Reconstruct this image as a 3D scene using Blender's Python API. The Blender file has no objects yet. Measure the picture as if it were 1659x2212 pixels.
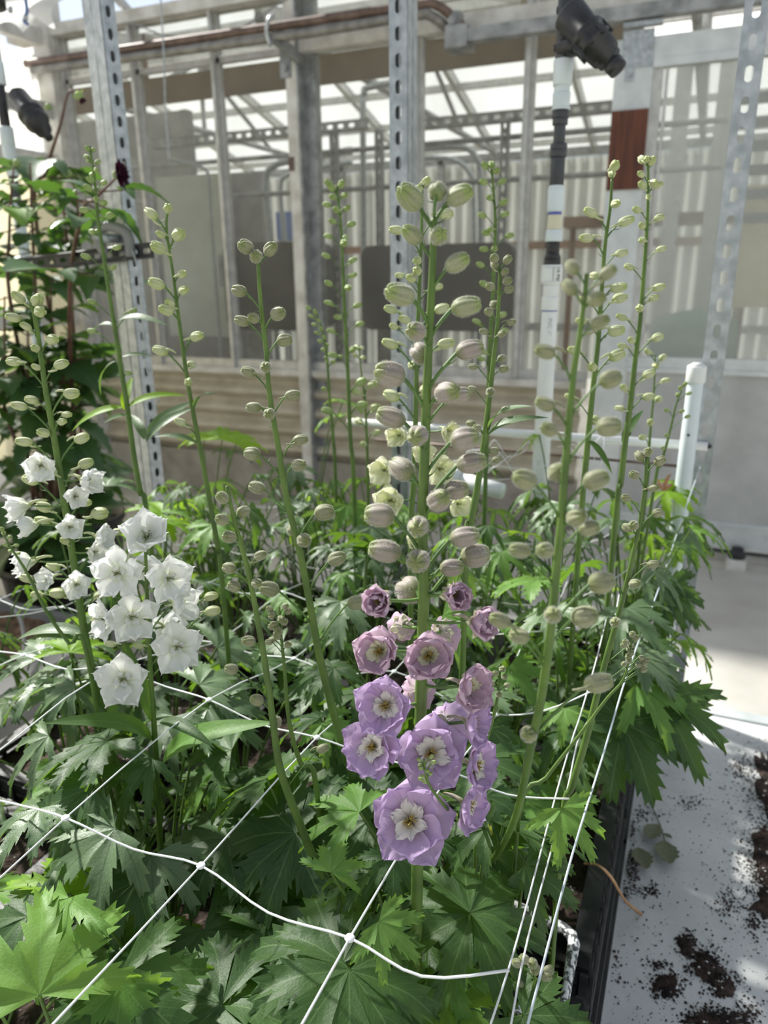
import bpy, math, random
from mathutils import Vector, Matrix, noise
random.seed(7)
R = random.random
def U(a, b): return a + (b - a) * random.random()

# ------------------------------------------------------------------ camera
F = 1590.0; CX, CY = 829.5, 1106.0; H = 1.55
YAW = math.radians(23.0); PITCH = math.radians(17.6); ROLL = math.radians(0.6)
HEAD = Vector((-math.sin(YAW), math.cos(YAW), 0)); RT = Vector((math.cos(YAW), math.sin(YAW), 0)); UPW = Vector((0, 0, 1))
FW = HEAD * math.cos(PITCH) - UPW * math.sin(PITCH)
UP = UPW * math.cos(PITCH) + HEAD * math.sin(PITCH)
CAM = Vector((0, 0, H)); cR, sR = math.cos(ROLL), math.sin(ROLL)
scene = bpy.context.scene; COL = scene.collection
cd = bpy.data.cameras.new('camera'); cam = bpy.data.objects.new('camera', cd); COL.objects.link(cam)
cd.sensor_fit = 'VERTICAL'; cd.sensor_height = 36.0; cd.lens = F / 2212.0 * 36.0
cd.clip_start = 0.02; cd.clip_end = 400
cx = RT * cR - UP * sR; cy = RT * sR + UP * cR; cz = -FW
cam.matrix_world = Matrix(((cx.x, cy.x, cz.x, CAM.x), (cx.y, cy.y, cz.y, CAM.y), (cx.z, cy.z, cz.z, CAM.z), (0, 0, 0, 1)))
cd.dof.use_dof = True; cd.dof.focus_distance = 0.66; cd.dof.aperture_fstop = 6.4
scene.camera = cam

# ------------------------------------------------------------------ light
vs = scene.view_settings; vs.view_transform = 'Standard'; vs.look = 'None'; vs.gamma = 1.0; vs.use_curve_mapping = False
vs.exposure = 0.52
SUN_DIR = Vector((-0.80, 0.30, 0.80)).normalized()       # towards the sun: behind the wall, from the left
world = bpy.data.worlds.new('world'); scene.world = world; world.use_nodes = True
wn = world.node_tree.nodes; wl = world.node_tree.links; wn.clear()
w_out = wn.new('ShaderNodeOutputWorld'); w_bg = wn.new('ShaderNodeBackground')
w_sky = wn.new('ShaderNodeTexSky'); w_sky.sky_type = 'NISHITA'; w_sky.sun_disc = False
w_sky.sun_elevation = math.asin(SUN_DIR.z); w_sky.sun_rotation = math.atan2(SUN_DIR.x, SUN_DIR.y)
w_tc = wn.new('ShaderNodeTexCoord'); w_no = wn.new('ShaderNodeTexNoise'); w_no.inputs['Scale'].default_value = 3.0; w_no.inputs['Detail'].default_value = 5.0
w_rp = wn.new('ShaderNodeValToRGB'); w_rp.color_ramp.elements[0].position = 0.44; w_rp.color_ramp.elements[1].position = 0.68
w_mx = wn.new('ShaderNodeMix'); w_mx.data_type = 'RGBA'
w_mp = wn.new('ShaderNodeMapping'); w_mp.inputs['Location'].default_value = (3.1, 1.7, 0.4); wl.new(w_tc.outputs['Generated'], w_mp.inputs['Vector']); wl.new(w_mp.outputs['Vector'], w_no.inputs['Vector']); wl.new(w_no.outputs['Fac'], w_rp.inputs['Fac'])
wl.new(w_rp.outputs['Color'], w_mx.inputs['Factor']); w_hs = wn.new('ShaderNodeHueSaturation'); w_hs.inputs['Saturation'].default_value = 0.62; wl.new(w_sky.outputs['Color'], w_hs.inputs['Color']); wl.new(w_hs.outputs['Color'], w_mx.inputs[6]); w_mx.inputs[7].default_value = (5.15, 5.12, 5.1, 1)
wl.new(w_mx.outputs[2], w_bg.inputs['Color']); w_bg.inputs['Strength'].default_value = 0.108
wl.new(w_bg.outputs['Background'], w_out.inputs['Surface'])
sd = bpy.data.lights.new('sun', 'SUN'); sd.energy = 6.0; sd.angle = math.radians(3.0); sd.color = (1.0, 0.97, 0.91)
sun = bpy.data.objects.new('sun', sd); COL.objects.link(sun)
sun.rotation_euler = (-SUN_DIR).to_track_quat('-Z', 'Y').to_euler()

# ------------------------------------------------------------------ pixel helpers
def ray(x, y):
    u = (x - CX) / F; v = (y - CY) / F
    u2 = u * cR - v * sR; v2 = u * sR + v * cR
    return FW + RT * u2 - UP * v2
def onz(x, y, z): d = ray(x, y); return CAM + d * ((z - H) / d.z)
def ony(x, y, Y): d = ray(x, y); return CAM + d * (Y / d.y)
def onr(x, y, r): d = ray(x, y); return CAM + d * (r / d.dot(HEAD))
def dep(p): return (Vector(p) - CAM).dot(FW)
def pix(p):
    d = Vector(p) - CAM; z = max(.01, d.dot(FW)); u = d.dot(RT) / z; v = -d.dot(UP) / z
    return (CX + F * (u * cR + v * sR), CY + F * (-u * sR + v * cR))

# ------------------------------------------------------------------ object helpers
WM = {}
def tag(o, label=None, cat=None, group=None, kind=None):
    if label: o['label'] = label
    if cat: o['category'] = cat
    if group: o['group'] = group
    if kind: o['kind'] = kind
    return o
def place(o, M, parent):
    if parent is not None:
        o.parent = parent; o.matrix_parent_inverse = WM[parent].inverted()
    o.matrix_basis = M; WM[o] = M.copy()
def O(name, mesh, parent=None, M=None):
    o = bpy.data.objects.new(name, mesh); COL.objects.link(o); place(o, M or Matrix(), parent); return o
def E_(name, loc, label=None, cat=None, group=None, kind=None):
    o = bpy.data.objects.new(name, None); o.empty_display_size = 0.05; COL.objects.link(o)
    place(o, Matrix.Translation(Vector(loc)), None); return tag(o, label, cat, group, kind)

class MB:
    def __init__(s): s.v = []; s.f = []; s.uv = {}; s.mi = []; s.cur = 0
    def add(s, vs_, fs, uvs=None):
        b = len(s.v); s.v += [tuple(p) for p in vs_]
        for f in fs: s.f.append(tuple(i + b for i in f)); s.mi.append(s.cur)
        if uvs:
            for i, t in enumerate(uvs): s.uv[b + i] = t
        return s
    def box(s, c, sz, M=None):
        x, y, z = sz[0] / 2, sz[1] / 2, sz[2] / 2; c = Vector(c)
        p = [Vector((a, b_, d)) for a in (-x, x) for b_ in (-y, y) for d in (-z, z)]
        p = [(M @ q if M else q) + c for q in p]
        return s.add(p, [(0, 1, 3, 2), (4, 6, 7, 5), (0, 4, 5, 1), (2, 3, 7, 6), (0, 2, 6, 4), (1, 5, 7, 3)])
    def box2(s, a, b):
        return s.box([(a[i] + b[i]) / 2 for i in range(3)], [abs(a[i] - b[i]) for i in range(3)])
    def tube(s, pts, rad, n=8, caps=True):
        pts = [Vector(p) for p in pts]; m = len(pts)
        rads = rad if isinstance(rad, (list, tuple)) else [rad] * m
        t0 = (pts[1] - pts[0]).normalized(); a = t0.orthogonal().normalized(); vs_ = []; uv = []
        for i in range(m):
            t = (pts[min(i + 1, m - 1)] - pts[max(i - 1, 0)])
            if t.length < 1e-9: t = t0
            t = t.normalized(); a = (a - t * a.dot(t))
            a = a.normalized() if a.length > 1e-6 else t.orthogonal().normalized()
            b = t.cross(a)
            for k in range(n):
                q = 2 * math.pi * k / n; vs_.append(pts[i] + (a * math.cos(q) + b * math.sin(q)) * rads[i]); uv.append((k / n, i / max(1, m - 1)))
        fs = [(i * n + k, i * n + (k + 1) % n, (i + 1) * n + (k + 1) % n, (i + 1) * n + k) for i in range(m - 1) for k in range(n)]
        if caps: fs += [tuple(range(n - 1, -1, -1)), tuple(range((m - 1) * n, m * n))]
        return s.add(vs_, fs, uv)
    def lathe(s, prof, n=24, M=None):     # prof: (r, z)
        vs_ = []; uv = []
        for j, (r, z) in enumerate(prof):
            for k in range(n):
                q = 2 * math.pi * k / n; p = Vector((r * math.cos(q), r * math.sin(q), z)); vs_.append(M @ p if M else p); uv.append((k / n, j / max(1, len(prof) - 1)))
        fs = [(j * n + k, j * n + (k + 1) % n, (j + 1) * n + (k + 1) % n, (j + 1) * n + k) for j in range(len(prof) - 1) for k in range(n)]
        fs += [tuple(range(n - 1, -1, -1)), tuple(range((len(prof) - 1) * n, len(prof) * n))]
        return s.add(vs_, fs, uv)
    def grid(s, fn, nu, nv):
        vs_ = []; uv = []
        for j in range(nv + 1):
            for i in range(nu + 1):
                vs_.append(fn(i / nu, j / nv)); uv.append((i / nu, j / nv))
        w = nu + 1
        return s.add(vs_, [(j * w + i, j * w + i + 1, (j + 1) * w + i + 1, (j + 1) * w + i) for j in range(nv) for i in range(nu)], uv)
    def mesh(s, name, mats, smooth=True):
        me = bpy.data.meshes.new(name); me.from_pydata(s.v, [], s.f)
        if s.uv:
            l = me.uv_layers.new(name='UVMap'); buf = [0.0] * (2 * len(me.loops)); vi = [0] * len(me.loops)
            me.loops.foreach_get('vertex_index', vi)
            for i, k in enumerate(vi):
                t = s.uv.get(k, (0, 0)); buf[2 * i] = t[0]; buf[2 * i + 1] = t[1]
            l.data.foreach_set('uv', buf)
        for m in (mats if isinstance(mats, (list, tuple)) else [mats]): me.materials.append(m)
        if any(s.mi): me.polygons.foreach_set('material_index', s.mi)
        if smooth: me.polygons.foreach_set('use_smooth', [True] * len(me.polygons))
        me.update(); return me
def frame(pos, ydir, up, sc=1.0):
    y = Vector(ydir).normalized(); z = Vector(up); z = z - y * z.dot(y)
    z = z.normalized() if z.length > 1e-5 else y.orthogonal().normalized()
    x = y.cross(z); s = sc
    return Matrix(((x.x * s, y.x * s, z.x * s, pos[0]), (x.y * s, y.y * s, z.y * s, pos[1]), (x.z * s, y.z * s, z.z * s, pos[2]), (0, 0, 0, 1)))
def frameZ(pos, zdir, sc=1.0, roll=0.0):
    q = Vector(zdir).to_track_quat('Z', 'Y'); return Matrix.Translation(Vector(pos)) @ q.to_matrix().to_4x4() @ Matrix.Rotation(roll, 4, 'Z') @ Matrix.Scale(sc, 4)
def spline(P, n=6):
    P = [Vector(p) for p in P]; out = []
    for i in range(len(P) - 1):
        a, b, c, d = P[max(i - 1, 0)], P[i], P[i + 1], P[min(i + 2, len(P) - 1)]
        for k in range(n):
            t = k / n
            out.append(0.5 * ((2 * b) + (c - a) * t + (2 * a - 5 * b + 4 * c - d) * t * t + (3 * b - a - 3 * c + d) * t ** 3))
    out.append(P[-1]); return out
def bez(a, b, c, n=6):
    return [a * (1 - t) ** 2 + b * 2 * t * (1 - t) + c * t * t for t in [k / n for k in range(n + 1)]]

# ------------------------------------------------------------------ materials
def new_mat(name):
    m = bpy.data.materials.new(name); m.use_nodes = True; n = m.node_tree.nodes; n.clear()
    return m, n, m.node_tree.links
def c4(c): return (c[0], c[1], c[2], 1)
def mixc(n, l, fac, a, b, mode='MIX'):
    m = n.new('ShaderNodeMix'); m.data_type = 'RGBA'; m.blend_type = mode
    for sock, v in ((m.inputs['Factor'], fac), (m.inputs[6], a), (m.inputs[7], b)):
        if hasattr(v, 'is_linked'): l.new(v, sock)
        elif isinstance(v, (int, float)): sock.default_value = v
        else: sock.default_value = c4(v)
    return m.outputs[2]
def mth(n, l, op, a, b=0.0, clamp=False):
    m = n.new('ShaderNodeMath'); m.operation = op; m.use_clamp = clamp
    for i, v in enumerate((a, b)):
        if hasattr(v, 'is_linked'): l.new(v, m.inputs[i])
        else: m.inputs[i].default_value = v
    return m.outputs[0]
def nz(n, l, scale, detail=4, vec=None, coord='Object'):
    t = n.new('ShaderNodeTexNoise'); t.inputs['Scale'].default_value = scale; t.inputs['Detail'].default_value = detail
    if vec is None:
        tc = n.new('ShaderNodeTexCoord'); vec = tc.outputs[coord]
    l.new(vec, t.inputs['Vector']); return t.outputs['Fac']
def ramp(n, l, fac, stops):
    r = n.new('ShaderNodeValToRGB'); e = r.color_ramp.elements
    while len(e) < len(stops): e.new(0.5)
    for el, (p, c) in zip(e, stops): el.position = p; el.color = c4(c) if len(c) == 3 else c
    l.new(fac, r.inputs['Fac']); return r.outputs['Color']
def bump(n, l, h, strength, dist=0.01):
    b = n.new('ShaderNodeBump'); b.inputs['Strength'].default_value = strength; b.inputs['Distance'].default_value = dist
    l.new(h, b.inputs['Height']); return b.outputs['Normal']
def simple(name, c1, c2=None, scale=20, rough=0.5, metal=0.0, bmp=0.0, sc_b=60, lo=0.35, hi=0.65, trans=0.0, tcol=None, stretch=None):
    m, n, l = new_mat(name); out = n.new('ShaderNodeOutputMaterial'); p = n.new('ShaderNodeBsdfPrincipled')
    p.inputs['Roughness'].default_value = rough; p.inputs['Metallic'].default_value = metal
    if c2 is not None:
        vec = None
        if stretch:
            tc = n.new('ShaderNodeTexCoord'); mp = n.new('ShaderNodeMapping'); mp.inputs['Scale'].default_value = stretch
            l.new(tc.outputs['Object'], mp.inputs['Vector']); vec = mp.outputs['Vector']
        col = ramp(n, l, nz(n, l, scale, 6, vec), [(lo, c1), (hi, c2)]); l.new(col, p.inputs['Base Color'])
    else: p.inputs['Base Color'].default_value = c4(c1)
    if bmp: l.new(bump(n, l, nz(n, l, sc_b, 5), bmp), p.inputs['Normal'])
    sh = p.outputs[0]
    if trans:
        t = n.new('ShaderNodeBsdfTranslucent'); t.inputs['Color'].default_value = c4(tcol or c1)
        mx = n.new('ShaderNodeMixShader'); mx.inputs[0].default_value = trans; l.new(sh, mx.inputs[1]); l.new(t.outputs[0], mx.inputs[2]); sh = mx.outputs[0]
    l.new(sh, out.inputs['Surface']); return m
def glass(name, dust_glare=(0.33, 0.31, 0.275), lo=0.08, hi=0.36, tint=(0.93, 0.95, 0.94), scale=2.5):
    m, n, l = new_mat(name); out = n.new('ShaderNodeOutputMaterial')
    tr = n.new('ShaderNodeBsdfTransparent'); tr.inputs['Color'].default_value = c4(tint)
    df = n.new('ShaderNodeBsdfDiffuse'); df.inputs['Color'].default_value = c4(dust_glare)
    tl = n.new('ShaderNodeBsdfTranslucent'); tl.inputs['Color'].default_value = c4(dust_glare)
    gl = n.new('ShaderNodeBsdfGlossy'); gl.inputs['Roughness'].default_value = 0.04
    md = n.new('ShaderNodeMixShader'); md.inputs[0].default_value = 0.5; l.new(df.outputs[0], md.inputs[1]); l.new(tl.outputs[0], md.inputs[2])
    a = n.new('ShaderNodeMixShader'); fac = mth(n, l, 'MULTIPLY_ADD', nz(n, l, scale, 7), hi - lo); n[fac.node.name].inputs[2].default_value = lo
    l.new(fac, a.inputs[0]); l.new(tr.outputs[0], a.inputs[1]); l.new(md.outputs[0], a.inputs[2])
    lw = n.new('ShaderNodeLayerWeight'); lw.inputs['Blend'].default_value = 0.12
    b = n.new('ShaderNodeMixShader'); l.new(mth(n, l, 'MULTIPLY', lw.outputs['Fresnel'], 0.6), b.inputs[0]); l.new(a.outputs[0], b.inputs[1]); l.new(gl.outputs[0], b.inputs[2])
    l.new(b.outputs[0], out.inputs['Surface']); return m
def leafmat(name, dark, light, vein, trans=0.32, tcol=(0.22, 0.42, 0.03), rough=0.5, spec=0.36):
    m, n, l = new_mat(name); out = n.new('ShaderNodeOutputMaterial'); p = n.new('ShaderNodeBsdfPrincipled')
    oi = n.new('ShaderNodeObjectInfo'); uv = n.new('ShaderNodeUVMap'); sp = n.new('ShaderNodeSeparateXYZ'); l.new(uv.outputs[0], sp.inputs[0])
    au = mth(n, l, 'ABSOLUTE', mth(n, l, 'SUBTRACT', sp.outputs[0], 0.5))           # 0 midrib .. .5 edge
    mid = mth(n, l, 'LESS_THAN', au, 0.022)
    s = mth(n, l, 'FRACT', mth(n, l, 'SUBTRACT', mth(n, l, 'MULTIPLY', sp.outputs[1], 9.0), mth(n, l, 'MULTIPLY', au, 5.5)))
    side = mth(n, l, 'LESS_THAN', s, 0.075)
    vo = n.new('ShaderNodeTexVoronoi'); vo.feature = 'DISTANCE_TO_EDGE'; vo.inputs['Scale'].default_value = 24; tco = n.new('ShaderNodeTexCoord'); l.new(tco.outputs['Object'], vo.inputs['Vector'])
    cell = mth(n, l, 'MULTIPLY', mth(n, l, 'MINIMUM', vo.outputs['Distance'], 0.25), 0.7)
    netv = mth(n, l, 'LESS_THAN', vo.outputs['Distance'], 0.025)
    v = mth(n, l, 'MAXIMUM', mid, mth(n, l, 'MAXIMUM', mth(n, l, 'MULTIPLY', side, 0.65), mth(n, l, 'MULTIPLY', netv, 0.14)))
    base = mixc(n, l, oi.outputs['Random'], dark, light)
    base = mixc(n, l, mth(n, l, 'MULTIPLY', nz(n, l, 5.0, 5), 0.5), base, light)
    col = mixc(n, l, mth(n, l, 'MULTIPLY', v, 0.75), base, vein)
    l.new(col, p.inputs['Base Color']); p.inputs['Roughness'].default_value = rough; p.inputs['Specular IOR Level'].default_value = spec
    hgt = mth(n, l, 'SUBTRACT', mth(n, l, 'ADD', cell, mth(n, l, 'MULTIPLY', nz(n, l, 7.0, 2), 0.5)), v)
    l.new(bump(n, l, hgt, 0.22, 0.002), p.inputs['Normal'])
    t = n.new('ShaderNodeBsdfTranslucent'); t.inputs['Color'].default_value = c4(tcol)
    mx = n.new('ShaderNodeMixShader'); mx.inputs[0].default_value = trans
    l.new(p.outputs[0], mx.inputs[1]); l.new(t.outputs[0], mx.inputs[2]); l.new(mx.outputs[0], out.inputs['Surface']); return m
def petalmat(name, inner, mid, edge, trans=0.35, vein=0.25, tcol=None):
    m, n, l = new_mat(name); out = n.new('ShaderNodeOutputMaterial'); p = n.new('ShaderNodeBsdfPrincipled')
    uv = n.new('ShaderNodeUVMap'); sp = n.new('ShaderNodeSeparateXYZ'); l.new(uv.outputs[0], sp.inputs[0])
    col = ramp(n, l, sp.outputs[1], [(0.05, inner), (0.45, mid), (0.97, edge)])
    mp = n.new('ShaderNodeMapping'); mp.inputs['Scale'].default_value = (26, 1.6, 1); l.new(uv.outputs[0], mp.inputs['Vector'])
    st = nz(n, l, 1.0, 3, mp.outputs['Vector'])
    col2 = mixc(n, l, mth(n, l, 'MULTIPLY', mth(n, l, 'SUBTRACT', st, 0.35, True), vein * 3, True), col, mid)
    l.new(col2, p.inputs['Base Color']); p.inputs['Roughness'].default_value = 0.55; p.inputs['Specular IOR Level'].default_value = 0.25
    l.new(bump(n, l, st, 0.25, 0.003), p.inputs['Normal'])
    t = n.new('ShaderNodeBsdfTranslucent')
    l.new(col2, t.inputs['Color'])
    mx = n.new('ShaderNodeMixShader'); mx.inputs[0].default_value = trans
    l.new(p.outputs[0], mx.inputs[1]); l.new(t.outputs[0], mx.inputs[2]); l.new(mx.outputs[0], out.inputs['Surface']); return m
def budmat(name, base, body, tip, seam, sheen=0.0):
    m, n, l = new_mat(name); out = n.new('ShaderNodeOutputMaterial'); p = n.new('ShaderNodeBsdfPrincipled')
    uv = n.new('ShaderNodeUVMap'); sp = n.new('ShaderNodeSeparateXYZ'); l.new(uv.outputs[0], sp.inputs[0]); oi = n.new('ShaderNodeObjectInfo')
    col = ramp(n, l, sp.outputs[1], [(0.0, base), (0.3, body), (0.72, body), (0.9, tip)])
    f = mth(n, l, 'ABSOLUTE', mth(n, l, 'SUBTRACT', mth(n, l, 'FRACT', mth(n, l, 'MULTIPLY', sp.outputs[0], 5.0)), 0.5))
    col = mixc(n, l, mth(n, l, 'MULTIPLY', mth(n, l, 'GREATER_THAN', f, 0.44), 0.55), col, seam)
    mp = n.new('ShaderNodeMapping'); mp.inputs['Scale'].default_value = (30, 2, 1); l.new(uv.outputs[0], mp.inputs['Vector'])
    col = mixc(n, l, mth(n, l, 'MULTIPLY', nz(n, l, 1.0, 3, mp.outputs['Vector']), 0.45), col, tip)
    col = mixc(n, l, mth(n, l, 'MULTIPLY', oi.outputs['Random'], 0.3), col, base)
    l.new(col, p.inputs['Base Color']); p.inputs['Roughness'].default_value = 0.6
    p.inputs['Sheen Weight'].default_value = sheen; p.inputs['Sheen Roughness'].default_value = 0.4
    p.inputs['Subsurface Weight'].default_value = 0.0
    l.new(p.outputs[0], out.inputs['Surface']); return m

M_ = {}
M_['galv'] = simple('galvanised_steel', (0.34, 0.375, 0.39), (0.52, 0.55, 0.57), 45, 0.42, 0.6, 0.05)
M_['galv_dark'] = simple('weathered_steel', (0.22, 0.23, 0.23), (0.40, 0.41, 0.41), 14, 0.5, 0.45, 0.05)
M_['alu'] = simple('aluminium_bar', (0.46, 0.46, 0.44), (0.60, 0.60, 0.58), 18, 0.45, 0.35, 0.03)
M_['white_paint'] = simple('dirty_white_paint', (0.50, 0.48, 0.43), (0.72, 0.71, 0.67), 9, 0.55, 0, 0.05)
M_['door_alu'] = simple('door_aluminium', (0.56, 0.60, 0.60), (0.68, 0.71, 0.71), 12, 0.42, 0.25)
M_['door_panel'] = simple('door_panel_grey', (0.40, 0.41, 0.40), (0.50, 0.51, 0.50), 6, 0.55)
M_['rust_pipe'] = simple('rusty_brown_pipe', (0.10, 0.065, 0.05), (0.20, 0.14, 0.115), 14, 0.5, 0.2)
M_['grey_pipe'] = simple('grey_steel_pipe', (0.16, 0.155, 0.145), (0.30, 0.29, 0.27), 14, 0.5, 0.3)
M_['wood'] = simple('red_brown_wood', (0.04, 0.012, 0.006), (0.17, 0.05, 0.02), 3.0, 0.5, 0, 0.1, 30, 0.3, 0.7, stretch=(22, 22, 1.2))
M_['pvc'] = simple('white_pvc', (0.74, 0.76, 0.74), (0.82, 0.84, 0.82), 10, 0.35, 0, trans=0.0)
M_['pvc_blue'] = simple('pale_blue_pvc', (0.62, 0.70, 0.72), (0.72, 0.79, 0.80), 10, 0.35)
M_['pvc_dark'] = simple('charcoal_pvc', (0.035, 0.038, 0.042), (0.06, 0.063, 0.07), 20, 0.4)
M_['black'] = simple('black_plastic', (0.012, 0.012, 0.013), (0.03, 0.03, 0.032), 30, 0.38, 0, 0.05)
M_['crate'] = simple('black_crate_plastic', (0.012, 0.013, 0.015), (0.045, 0.045, 0.045), 18, 0.45, 0, 0.1, 90)
M_['print'] = simple('black_print', (0.03, 0.03, 0.03))
M_['faint'] = simple('grey_print', (0.45, 0.46, 0.46))
M_['blue_ink'] = simple('blue_primer', (0.10, 0.12, 0.45))
M_['paper'] = simple('stained_label', (0.72, 0.70, 0.58), (0.60, 0.55, 0.32), 22, 0.6)
M_['string'] = simple('white_plastic_netting', (0.82, 0.84, 0.84), None, rough=0.35)
M_['rope'] = simple('pale_blue_twine', (0.58, 0.66, 0.72), None, rough=0.5)
M_['glass'] = glass('dusty_window_glass')
M_['glass_door'] = glass('door_glass', (0.60, 0.62, 0.60), 0.22, 0.52)  # dust raised and paled so its colour also gives the whitish reflection
M_['glass_roof'] = glass('roof_glass', (0.7, 0.7, 0.68), 0.0, 0.05, (0.97, 0.98, 0.98))
M_['poly'] = simple('white_polycarbonate', (0.84, 0.84, 0.81), (0.76, 0.75, 0.71), 3, 0.5, trans=0.72, tcol=(0.94, 0.94, 0.91))
M_['poly_wall'] = simple('grimy_white_sheet', (0.60, 0.60, 0.57), (0.46, 0.455, 0.42), 1.2, 0.5, trans=0.4, tcol=(0.6, 0.6, 0.56))
M_['pale_panel'] = simple('pale_green_grey_panel', (0.50, 0.52, 0.45), (0.58, 0.60, 0.53), 3, 0.5)
M_['cream_poly'] = simple('cream_corrugated_panel', (0.74, 0.70, 0.55), (0.62, 0.58, 0.44), 4, 0.5, trans=0.55, tcol=(0.8, 0.74, 0.52))
M_['film'] = simple('white_plastic_film', (0.85, 0.85, 0.84), None, rough=0.4, trans=0.6, tcol=(0.9, 0.9, 0.9))
M_['corr'] = simple('cream_corrugated_metal', (0.42, 0.38, 0.29), (0.55, 0.51, 0.41), 7, 0.55, 0.0, 0.05)
M_['kerb'] = simple('grey_concrete', (0.24, 0.22, 0.19), (0.38, 0.355, 0.31), 6, 0.85, 0, 0.25, 50)
M_['cardboard'] = simple('brown_board', (0.17, 0.125, 0.085), (0.25, 0.19, 0.13), 5, 0.7, trans=0.2, tcol=(0.3, 0.2, 0.11))
M_['tank'] = simple('dark_grey_tank', (0.035, 0.038, 0.042), (0.055, 0.058, 0.062), 6, 0.5)
M_['blue'] = simple('blue_sheet', (0.13, 0.2, 0.42)); M_['red'] = simple('red_plastic', (0.5, 0.03, 0.03)); M_['green_fab'] = simple('green_cover', (0.05, 0.13, 0.09), (0.08, 0.18, 0.13), 8, 0.7)
M_['brown_beam'] = simple('brown_timber', (0.16, 0.085, 0.05), (0.24, 0.14, 0.09), 6, 0.7)
M_['perl'] = simple('perlite_dusted_plastic', (0.10, 0.105, 0.11), (0.85, 0.86, 0.86), 170, 0.6, 0, 0.4, 160, 0.47, 0.53)
M_['tan'] = simple('dry_tan_stalk', (0.40, 0.22, 0.10), (0.55, 0.33, 0.17), 30, 0.6)
M_['dry'] = simple('withered_leaf', (0.10, 0.11, 0.06), (0.24, 0.25, 0.15), 40, 0.7)
M_['dry_brown'] = simple('dry_brown_leaf', (0.42, 0.22, 0.10), (0.55, 0.32, 0.17), 40, 0.7, trans=0.3)
M_['mulch'] = simple('brown_mulch', (0.10, 0.06, 0.035), (0.26, 0.17, 0.11), 45, 0.95, 0, 0.8, 70)
M_['tub'] = simple('grey_tub', (0.20, 0.20, 0.20), (0.29, 0.29, 0.28), 7, 0.6, 0, 0.1)
M_['stem'] = simple('delphinium_stem', (0.070, 0.132, 0.024), (0.125, 0.215, 0.038), 30, 0.5, trans=0.10, tcol=(0.3, 0.5, 0.05))
M_['stem_dark'] = simple('delphinium_pedicel', (0.06, 0.13, 0.03), (0.12, 0.22, 0.05), 30, 0.5)
M_['stem_red'] = simple('dahlia_stem', (0.10, 0.045, 0.035), (0.17, 0.10, 0.06), 20, 0.45)
M_['leaf'] = leafmat('delphinium_leaf', (0.026, 0.066, 0.022), (0.062, 0.125, 0.036), (0.13, 0.21, 0.08))
M_['leaf_grey'] = leafmat('sky_silvered_leaf', (0.070, 0.130, 0.058), (0.150, 0.225, 0.115), (0.06, 0.11, 0.04), 0.25, (0.22, 0.38, 0.05), 0.45, 0.5)  # grey-green leaf; the silver sky reflection is put into its paler colour
M_['leaf_light'] = leafmat('young_leaf', (0.10, 0.235, 0.045), (0.17, 0.32, 0.07), (0.22, 0.38, 0.12), 0.38, (0.36, 0.58, 0.05))
M_['leaf_bright'] = leafmat('backlit_leaf', (0.15, 0.30, 0.02), (0.22, 0.40, 0.035), (0.28, 0.46, 0.07), 0.45, (0.48, 0.72, 0.03))  # sun shining through the blade is put into this brighter yellow-green
M_['leaf_yellow'] = leafmat('yellowing_leaf', (0.32, 0.38, 0.04), (0.42, 0.46, 0.07), (0.40, 0.42, 0.1), 0.4, (0.6, 0.6, 0.05))
M_['leaf_dahlia'] = leafmat('dahlia_leaf', (0.022, 0.062, 0.026), (0.06, 0.13, 0.05), (0.10, 0.18, 0.08), 0.25, (0.16, 0.34, 0.03), 0.35, 0.6)
M_['lav'] = petalmat('lavender_sepal', (0.60, 0.55, 0.52), (0.62, 0.47, 0.66), (0.62, 0.47, 0.74))
M_['lav_top'] = petalmat('mauve_sepal', (0.58, 0.56, 0.46), (0.62, 0.46, 0.56), (0.66, 0.50, 0.62))
M_['bee'] = petalmat('white_bee_petal', (0.55, 0.50, 0.38), (0.83, 0.80, 0.70), (0.90, 0.88, 0.82), 0.25, 0.1)
M_['bee_green'] = petalmat('greenish_bee_petal', (0.50, 0.50, 0.25), (0.76, 0.76, 0.52), (0.83, 0.83, 0.62), 0.25, 0.1)
M_['white'] = petalmat('white_sepal', (0.80, 0.84, 0.66), (0.88, 0.89, 0.86), (0.90, 0.91, 0.90), 0.38, 0.05)
M_['cream'] = petalmat('cream_sepal', (0.70, 0.76, 0.42), (0.80, 0.82, 0.58), (0.84, 0.85, 0.66), 0.38, 0.05)
M_['stamen'] = simple('yellow_brown_stamens', (0.30, 0.20, 0.03), (0.50, 0.40, 0.08), 300, 0.6)
M_['stamen_dark'] = simple('dark_stamens', (0.05, 0.05, 0.02), (0.35, 0.36, 0.2), 300, 0.6)
M_['fuzz'] = simple('silver_fuzz', (0.62, 0.63, 0.58), None, rough=0.7, trans=0.3)
M_['b_mauve'] = budmat('mauve_bud', (0.15, 0.17, 0.06), (0.36, 0.285, 0.30), (0.22, 0.26, 0.09), (0.17, 0.17, 0.10), 0.3)
M_['b_green'] = budmat('green_mauve_bud', (0.16, 0.21, 0.06), (0.30, 0.30, 0.20), (0.24, 0.31, 0.09), (0.14, 0.18, 0.06), 0.3)
M_['b_olive'] = budmat('fuzzy_olive_bud', (0.14, 0.165, 0.05), (0.28, 0.28, 0.175), (0.19, 0.225, 0.075), (0.10, 0.115, 0.05), 0.35)
M_['b_cream'] = budmat('cream_bud', (0.29, 0.36, 0.12), (0.50, 0.52, 0.34), (0.40, 0.47, 0.18), (0.34, 0.40, 0.14), 0.1)
M_['b_small'] = budmat('green_bud', (0.17, 0.26, 0.06), (0.32, 0.40, 0.17), (0.25, 0.34, 0.09), (0.20, 0.30, 0.07), 0.1)
M_['burg'] = petalmat('burgundy_petal', (0.10, 0.012, 0.04), (0.05, 0.006, 0.025), (0.035, 0.004, 0.02), 0.15, 0.2)
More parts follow.
